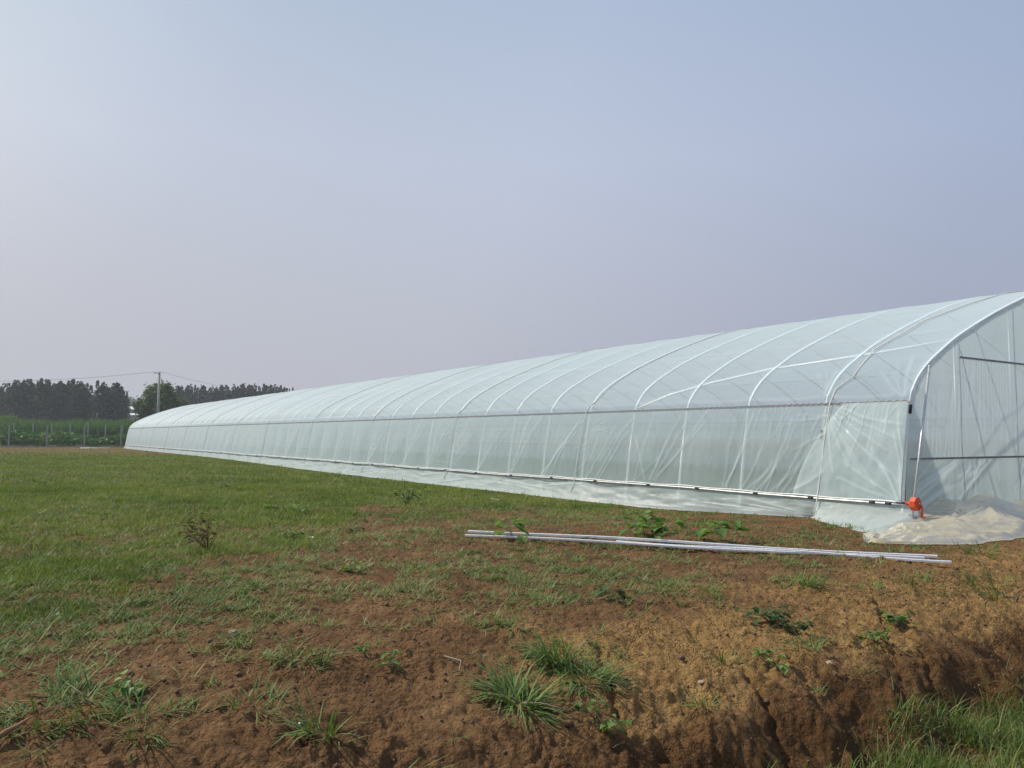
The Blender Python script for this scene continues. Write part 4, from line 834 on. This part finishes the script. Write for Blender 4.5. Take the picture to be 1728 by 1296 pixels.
# ------------------------------------------------------------------ weeds and reeds behind the fence
n = 17000; px = RNG.uniform(-140, 300, n); yy = RNG.uniform(97, 108, n); X = (px-864)/1345*yy; P = np.c_[X, yy, np.zeros(n)]
top = 2.55+.35*perlin(X*.35, yy*.2, 301)+.3*perlin(X*1.5, 0, 302)+.9*ss(30, -60, px)
v, f, t = blades(P, RNG.uniform(0, 6.28, n), RNG.uniform(.75, 1.15, n)*top*1.12, RNG.uniform(0, .25, n), RNG.uniform(.08, .18, n), np.clip(RNG.beta(2, 2.4, n)+.1*perlin(X*.5, yy, 303), 0, 1), RNG.uniform(.2, 1.1, n)[:, None], 3)
tag(mesh_np('tall_crop', v, f, M['reed'], attrs=dict(tint=t)), 'band of tall green maize-like plants beyond both fences', 'crop', kind='stuff')
def leafcloud(C_, n, size, rg, flat=0.0):
    """n small quads at positions C_ (n,3)"""
    a = rg.normal(0, 1, (n, 3)); a[:, 2] *= (1-flat); a /= np.linalg.norm(a, axis=1)[:, None]+1e-9
    b = np.cross(a, rg.normal(0, 1, (n, 3))); b /= np.linalg.norm(b, axis=1)[:, None]+1e-9; s = (size*rg.uniform(.6, 1.3, n))[:, None]
    v = np.stack([C_-a*s, C_-b*s*.55, C_+a*s, C_+b*s*.55], 1).reshape(-1, 3); f = np.arange(n*4).reshape(-1, 4); return v, f
n = 30000; px = RNG.uniform(-140, 260, n); yy = RNG.uniform(76.2, 97, n); X = (px-864)/1345*yy
hb = np.clip(1.05+.5*perlin(X*.28, yy*.25, 311)+.5*perlin(X*.9, yy*.7, 312), .25, 2.0)*(1-.35*ss(90, 170, px)*(1-ss(180, 215, px)))+.9*ss(30, -80, px)
Cc = np.c_[X, yy, RNG.random(n)**.6*hb]; v, f = leafcloud(Cc, n, .20, RNG)
tag(mesh_np('undergrowth', v, f, M['under'], attrs=dict(tint=np.repeat(np.clip(RNG.random(n)*.7+.3*perlin(X*.6, yy*.4, 313)+.1, 0, 1), 4))), 'mixed green weeds and bushes growing just behind the near fence', 'weeds', kind='stuff')
# low earth ridge along the fence
n = 160; us = np.linspace(-6, 34, n); d_ = (FB-FA).normalized(); nrm = Vector((-d_.y, d_.x, 0)); v = []
for i, q in enumerate(us):
    hgt = .16+.10*float(perlin(q*.9, 2, 321)); c = FA+d_*q
    for k, (o_, z) in enumerate(((-.9, -.03), (-.35, hgt*.8), (0, hgt), (.35, hgt*.7), (.9, -.03))): p_ = c+nrm*(o_+.08*float(perlin(q*2, k, 322))-.5); v.append((p_.x, p_.y, z))
mesh = mesh_np('earth_ridge', v, grid_faces(n, 5), princ('dark earth', (.035, .024, .018), .95, 0, .6, 3, .4)); tag(mesh, 'low ridge of dark earth along the foot of the fence', 'earth', kind='structure')
# ------------------------------------------------------------------ trees
def tree_meshes(kind, h, w_, nleaf, seed, leaf):
    rg = np.random.default_rng(seed); lobes = []
    if kind == 'poplar':
        for k in range(9):
            a = rg.uniform(0, 6.28); r = w_*rg.uniform(0, .34); top = h*rg.uniform(.80, 1.0) if k else h; lobes.append((cos(a)*r, sin(a)*r, top, w_*rg.uniform(.17, .27)))
        L_ = rg.integers(0, len(lobes), nleaf); lo = np.array(lobes)[L_]; q = rg.random(nleaf)**.85
        zlo = h*.10; z = zlo+(lo[:, 2]-zlo)*q; rad = lo[:, 3]*np.sqrt(np.clip(1.02-q**5, 0, 1))*(.85+.35*np.abs(np.sin(z*1.1+L_*2)))
        a = rg.uniform(0, 6.28, nleaf); rr_ = np.sqrt(rg.random(nleaf))*rad; C_ = np.c_[lo[:, 0]+np.cos(a)*rr_, lo[:, 1]+np.sin(a)*rr_, z]
    else:
        nc = 90; a = rg.uniform(0, 6.28, nc); zt = rg.random(nc); rr_ = np.sqrt(np.clip(1-((zt-.42)/.58)**2, .05, 1))*w_/2*rg.uniform(.55, 1, nc)
        cc = np.c_[np.cos(a)*rr_, np.sin(a)*rr_, h*(.06+.90*zt)]; L_ = rg.integers(0, nc, nleaf); d = rg.normal(0, 1, (nleaf, 3)); d[:, 2] *= 1.2
        C_ = cc[L_]+d*w_*.055; C_[:, 2] -= np.abs(rg.normal(0, .3, nleaf))
    gap = perlin(C_[:, 0]*1.1+seed, C_[:, 2]*.9+C_[:, 1], seed)
    C_ = C_[(gap > (-.28 if kind == 'poplar' else -.6))]; C_[:, 2] = np.maximum(C_[:, 2], .3); n = len(C_)
    v, f = leafcloud(C_, n, leaf, rg); tint = np.clip(.45+.55*perlin(C_[:, 0]*1.3, C_[:, 2]*1.1, seed+1)+rg.normal(0, .15, n), 0, 1)
    mb = MB(); top = h*(.9 if kind == 'poplar' else .6); mb.tube([(0, 0, -.1), (.05, .03, h*.3), (0, 0, top)], [h*.018, h*.013, h*.004], 8)
    for k in range(9):
        z0 = h*rg.uniform(.15, .6); a = rg.uniform(0, 6.28); ll = h*rg.uniform(.15, .3); sp = .35 if kind == 'poplar' else .9
        mb.tube([(0, 0, z0), (cos(a)*ll*sp*.5, sin(a)*ll*sp*.5, z0+ll*.55), (cos(a)*ll*sp, sin(a)*ll*sp, z0+ll)], [h*.006, h*.004, h*.0015], 5)
    return (v, f, np.repeat(tint, 4)), mb
VAR = {}
def tree(key, kind, h, w_, nleaf, leaf, m_, pos, scale, rz, label, name, group):
    r = empty(name, pos, rz); r.scale = (scale[0], scale[0], scale[1]); tag(r, label, 'tree', group)
    if key not in VAR:
        (v, f, t), mb = tree_meshes(kind, h, w_, nleaf, hash_(key), leaf); c = mesh_np('crown', v, f, M[m_], r, dict(tint=t)); tk = mb.build('trunk', M['bark'], r, True); VAR[key] = (c, tk)
    else:
        for o in VAR[key]: c = o.copy(); link(c, r)
    return r
def hash_(k): return sum(ord(c)*(i+3) for i, c in enumerate(k)) % 1000
ORD = ['first', 'second', 'third', 'fourth', 'fifth', 'sixth', 'seventh', 'eighth', 'ninth', 'tenth', 'eleventh', 'twelfth', 'thirteenth', 'fourteenth', 'fifteenth', 'sixteenth', 'seventeenth', 'eighteenth', 'nineteenth', 'twentieth', 'twenty-first', 'twenty-second', 'twenty-third', 'twenty-fourth', 'twenty-fifth', 'twenty-sixth']
rg = random.Random(4)
tops = [(-30, 655), (3, 664), (20, 644), (36, 642), (52, 643), (66, 641), (80, 643), (94, 645), (107, 645), (118, 642), (128, 646), (137, 649), (144, 653)]
def hfrom(py, d): return EYE+(735-py)/FPX*d
for i, (px, py) in enumerate(tops[::-1]):
    d = 158+rg.uniform(-3, 3); h = hfrom(py, d)
    tree('pop%d' % (i % 4), 'poplar', 12, 3.6, 3600, .26, 'poplar', dirpt(px, d), (1.0, h/12), rg.uniform(0, 6), 'tall dark poplar, left grove front row, %s from its right end' % ORD[i], 'poplar_tree', 'poplars of the left grove')
for i, px in enumerate(range(130, -40, -16)):
    d = 168+rg.uniform(-2, 2); h = hfrom(650, d)
    tree('pop%d' % ((i+2) % 4), 'poplar', 12, 3.6, 3600, .26, 'poplar', dirpt(px, d), (.95, h/12), rg.uniform(0, 6), 'dark poplar in the back row of the left grove, %s from the right' % ORD[i], 'poplar_tree', 'poplars of the left grove')
for i, (px, py) in enumerate([(168, 645), (174, 649), (189, 649), (198, 648), (209, 664)]):
    d = 152+rg.uniform(-2, 2); h = hfrom(py, d)
    tree('pop%d' % (i % 4), 'poplar', 12, 3.6, 3600, .26, 'poplar', dirpt(px, d), (.95 if i < 4 else .55, h/12), rg.uniform(0, 6), 'dark poplar of the small group right of the left grove, %s from the left' % ORD[i], 'poplar_tree', 'poplars of the small group')
tree('wil', 'round', 8.2, 6.5, 26000, .20, 'willow', dirpt(270, 118), (1, hfrom(651, 118)/8.2), 0, 'round bright green willow beside the utility pole', 'willow_tree', None)
tree('wil2', 'round', 6, 5, 11000, .18, 'willow', dirpt(303, 124), (1, 1.1), 0, 'lower green willow right of the round one, half hidden by the roof', 'willow_tree', None)
tr = [(286, 655), (294, 653), (302, 652), (311, 651), (320, 650), (329, 652), (338, 651), (347, 652), (356, 653), (365, 651), (374, 652), (383, 651), (392, 650), (401, 649), (410, 648), (419, 650), (428, 648), (437, 649), (446, 650), (455, 650), (463, 650), (471, 651), (478, 653), (490, 654)]
for i, (px, py) in enumerate(tr):
    d = 205+rg.uniform(-3, 3); h = hfrom(py, d)
    tree('row%d' % (i % 4), 'poplar', 13, 3.0, 2600, .30, 'poplar', dirpt(px, d), (1 if i < 23 else .6, h/13), rg.uniform(0, 6), 'small dark poplar above the greenhouse roof, %s from the willow' % ORD[i], 'poplar_tree', 'row of poplars above the roof')
tree('far1', 'round', 9, 8, 3000, .4, 'poplar', dirpt(218, 420), (1.3, hfrom(676, 420)/9), 0, 'hazy distant tree behind the shed roofs', 'distant_tree', None)
tree('far1', 'round', 9, 8, 3000, .4, 'poplar', dirpt(228, 410), (1.2, hfrom(679, 410)/9), 1, 'hazy distant tree between shed and willow', 'distant_tree', None)
# bushes in the crop line before the grove
for i, (px, d, h, w2, lb) in enumerate([(215, 104, 3.1, 1.0, 'dark bush by the fence at the far end of the greenhouse'), (128, 106, 3.0, 1.3, 'rounded green bush rising behind the fences, middle'), (10, 104, 3.6, 1.5, 'large rounded bush at the left edge behind the fences')]):
    tree('bush', 'round', 4, 4, 3500, .14, 'reed', dirpt(px, d), (w2, h/4), i, lb, 'bush', 'bushes behind the fences')
# ------------------------------------------------------------------ shed
A = dirpt(234, 176); root = empty('farm_shed', A, radians(0)); tag(root, 'pale farm shed with stacked white roof strips behind the trees', 'shed')
def dz(py, d=176): return EYE+(735-py)/FPX*d
mb = MB(); mb.box((-14, 0, 0), (0, 9, dz(703))); mb.build('wall', M['wall'], root)
mb = MB(); mb.add([(-14.3, -.4, dz(702)), (.3, -.4, dz(702)), (.3, 4.5, dz(698)), (-14.3, 4.5, dz(698)), (-14.3, -.4, dz(703.4)), (.3, -.4, dz(703.4)), (.3, 4.5, dz(699.4)), (-14.3, 4.5, dz(699.4))], [(0, 1, 2, 3), (7, 6, 5, 4), (0, 4, 5, 1), (1, 5, 6, 2), (2, 6, 7, 3), (3, 7, 4, 0)]); mb.build('roof', M['roofm'], root)
mb = MB(); mb.box((-14, 4.6, dz(699)), (0, 9, dz(692.5, 180))); mb.build('clerestory', M['roofd'], root)
mb = MB(); mb.add([(-14.3, 4.2, dz(692, 180)), (.3, 4.2, dz(692, 180)), (.3, 9, dz(688, 185)), (-14.3, 9, dz(688, 185)), (-14.3, 4.2, dz(693, 180)), (.3, 4.2, dz(693, 180)), (.3, 9, dz(689, 185)), (-14.3, 9, dz(689, 185))], [(0, 1, 2, 3), (7, 6, 5, 4), (0, 4, 5, 1), (1, 5, 6, 2), (2, 6, 7, 3), (3, 7, 4, 0)]); mb.build('roof', M['roofm'], root)
for k in range(5):
    mb = MB(); mb.box((-12.5+2.6*k, -.06, .9), (-11.5+2.6*k, -.003, 2.0)); mb.build('window', M['roofd'], root)
# ------------------------------------------------------------------ utility pole and cables
D1 = 100.; base = dirpt(265.5, D1); hp = hfrom(630, D1)
up = empty('utility_pole', base); tag(up, 'tall pale concrete utility pole rising beside the willow', 'utility pole')
mb = MB(); mb.tube([(0, 0, -.1), (0, 0, hp)], [.19, .13], 14); mb.build('pole', M['conc'], up, True)
mb = MB(); mb.box((-.62, -.22, hp-.14), (.12, -.14, hp-.05)); arm_ = mb.build('crossarm', M['conc'], up, False, .01)
for x in (-.55, -.25): mb = MB(); mb.tube([(x, -.18, hp-.05), (x, -.18, hp+.04), (x, -.18, hp+.10)], [.03, .055, .03], 8); mb.build('insulator', M['tape'], arm_, True)
mb = MB(); mb.tube([(0, 0, hp), (0, 0, hp+.06), (0, 0, hp+.16)], [.03, .06, .03], 8); mb.build('insulator', M['tape'], up, True)
mb = MB(); mb.tube([(-.2, -.16, hp-.6), (-.26, -.1, 3.5)], .012, 5); mb.build('stay_wire', M['cable'], up)
D2 = 157.; b2 = dirpt(210.5, D2); h2 = hfrom(661, D2)
up2 = empty('utility_pole', b2); tag(up2, 'far utility pole whose crossarm shows beside the small poplar group', 'utility pole')
mb = MB(); mb.tube([(0, 0, -.1), (0, 0, h2)], [.15, .09], 10); mb.build('pole', M['wire'], up2, True)
mb = MB(); mb.box((-1.1, -.16, h2-.18), (.6, -.08, h2-.08)); mb.build('crossarm', M['dark'], up2)
def cable(A, B, sag, label):
    P = []
    for k in range(33): q = k/32; p_ = A.lerp(B, q); P.append(p_-A-Vector((0, 0, 4*sag*q*(1-q))))
    mb = MB(); mb.tube(P, .016, 5, False); o = mb.build('power_line', M['cable'], None); o.location = A; return tag(o, label, 'power line', 'power lines of the utility pole')
tp = base+Vector((0, 0, hp+.02))
cable(tp+Vector((-.55, -.18, .06)), Vector(dirpt(-260, 105, hfrom(634, 105))), 1.1, 'dark cable running left from the top of the utility pole')
cable(tp+Vector((0, 0, .12)), Vector(dirpt(470, 190, hfrom(662, 190))), .8, 'dark cable running right from the top of the utility pole')
# ------------------------------------------------------------------ haze
mb = MB(); mb.box((-580, -570, -2.2), (580, 580, 24)); m, t_, o_ = mat('haze'); pv = N(t_, 'ShaderNodeVolumePrincipled')
pv.inputs['Color'].default_value = (.82, .88, 1, 1); pv.inputs['Density'].default_value = .0007; pv.inputs['Anisotropy'].default_value = .3
L(t_, pv.outputs[0], o_.inputs['Volume']); hz_ = mb.build('haze', m); tag(hz_, 'thin pale morning haze over the whole plain', 'haze', kind='stuff')
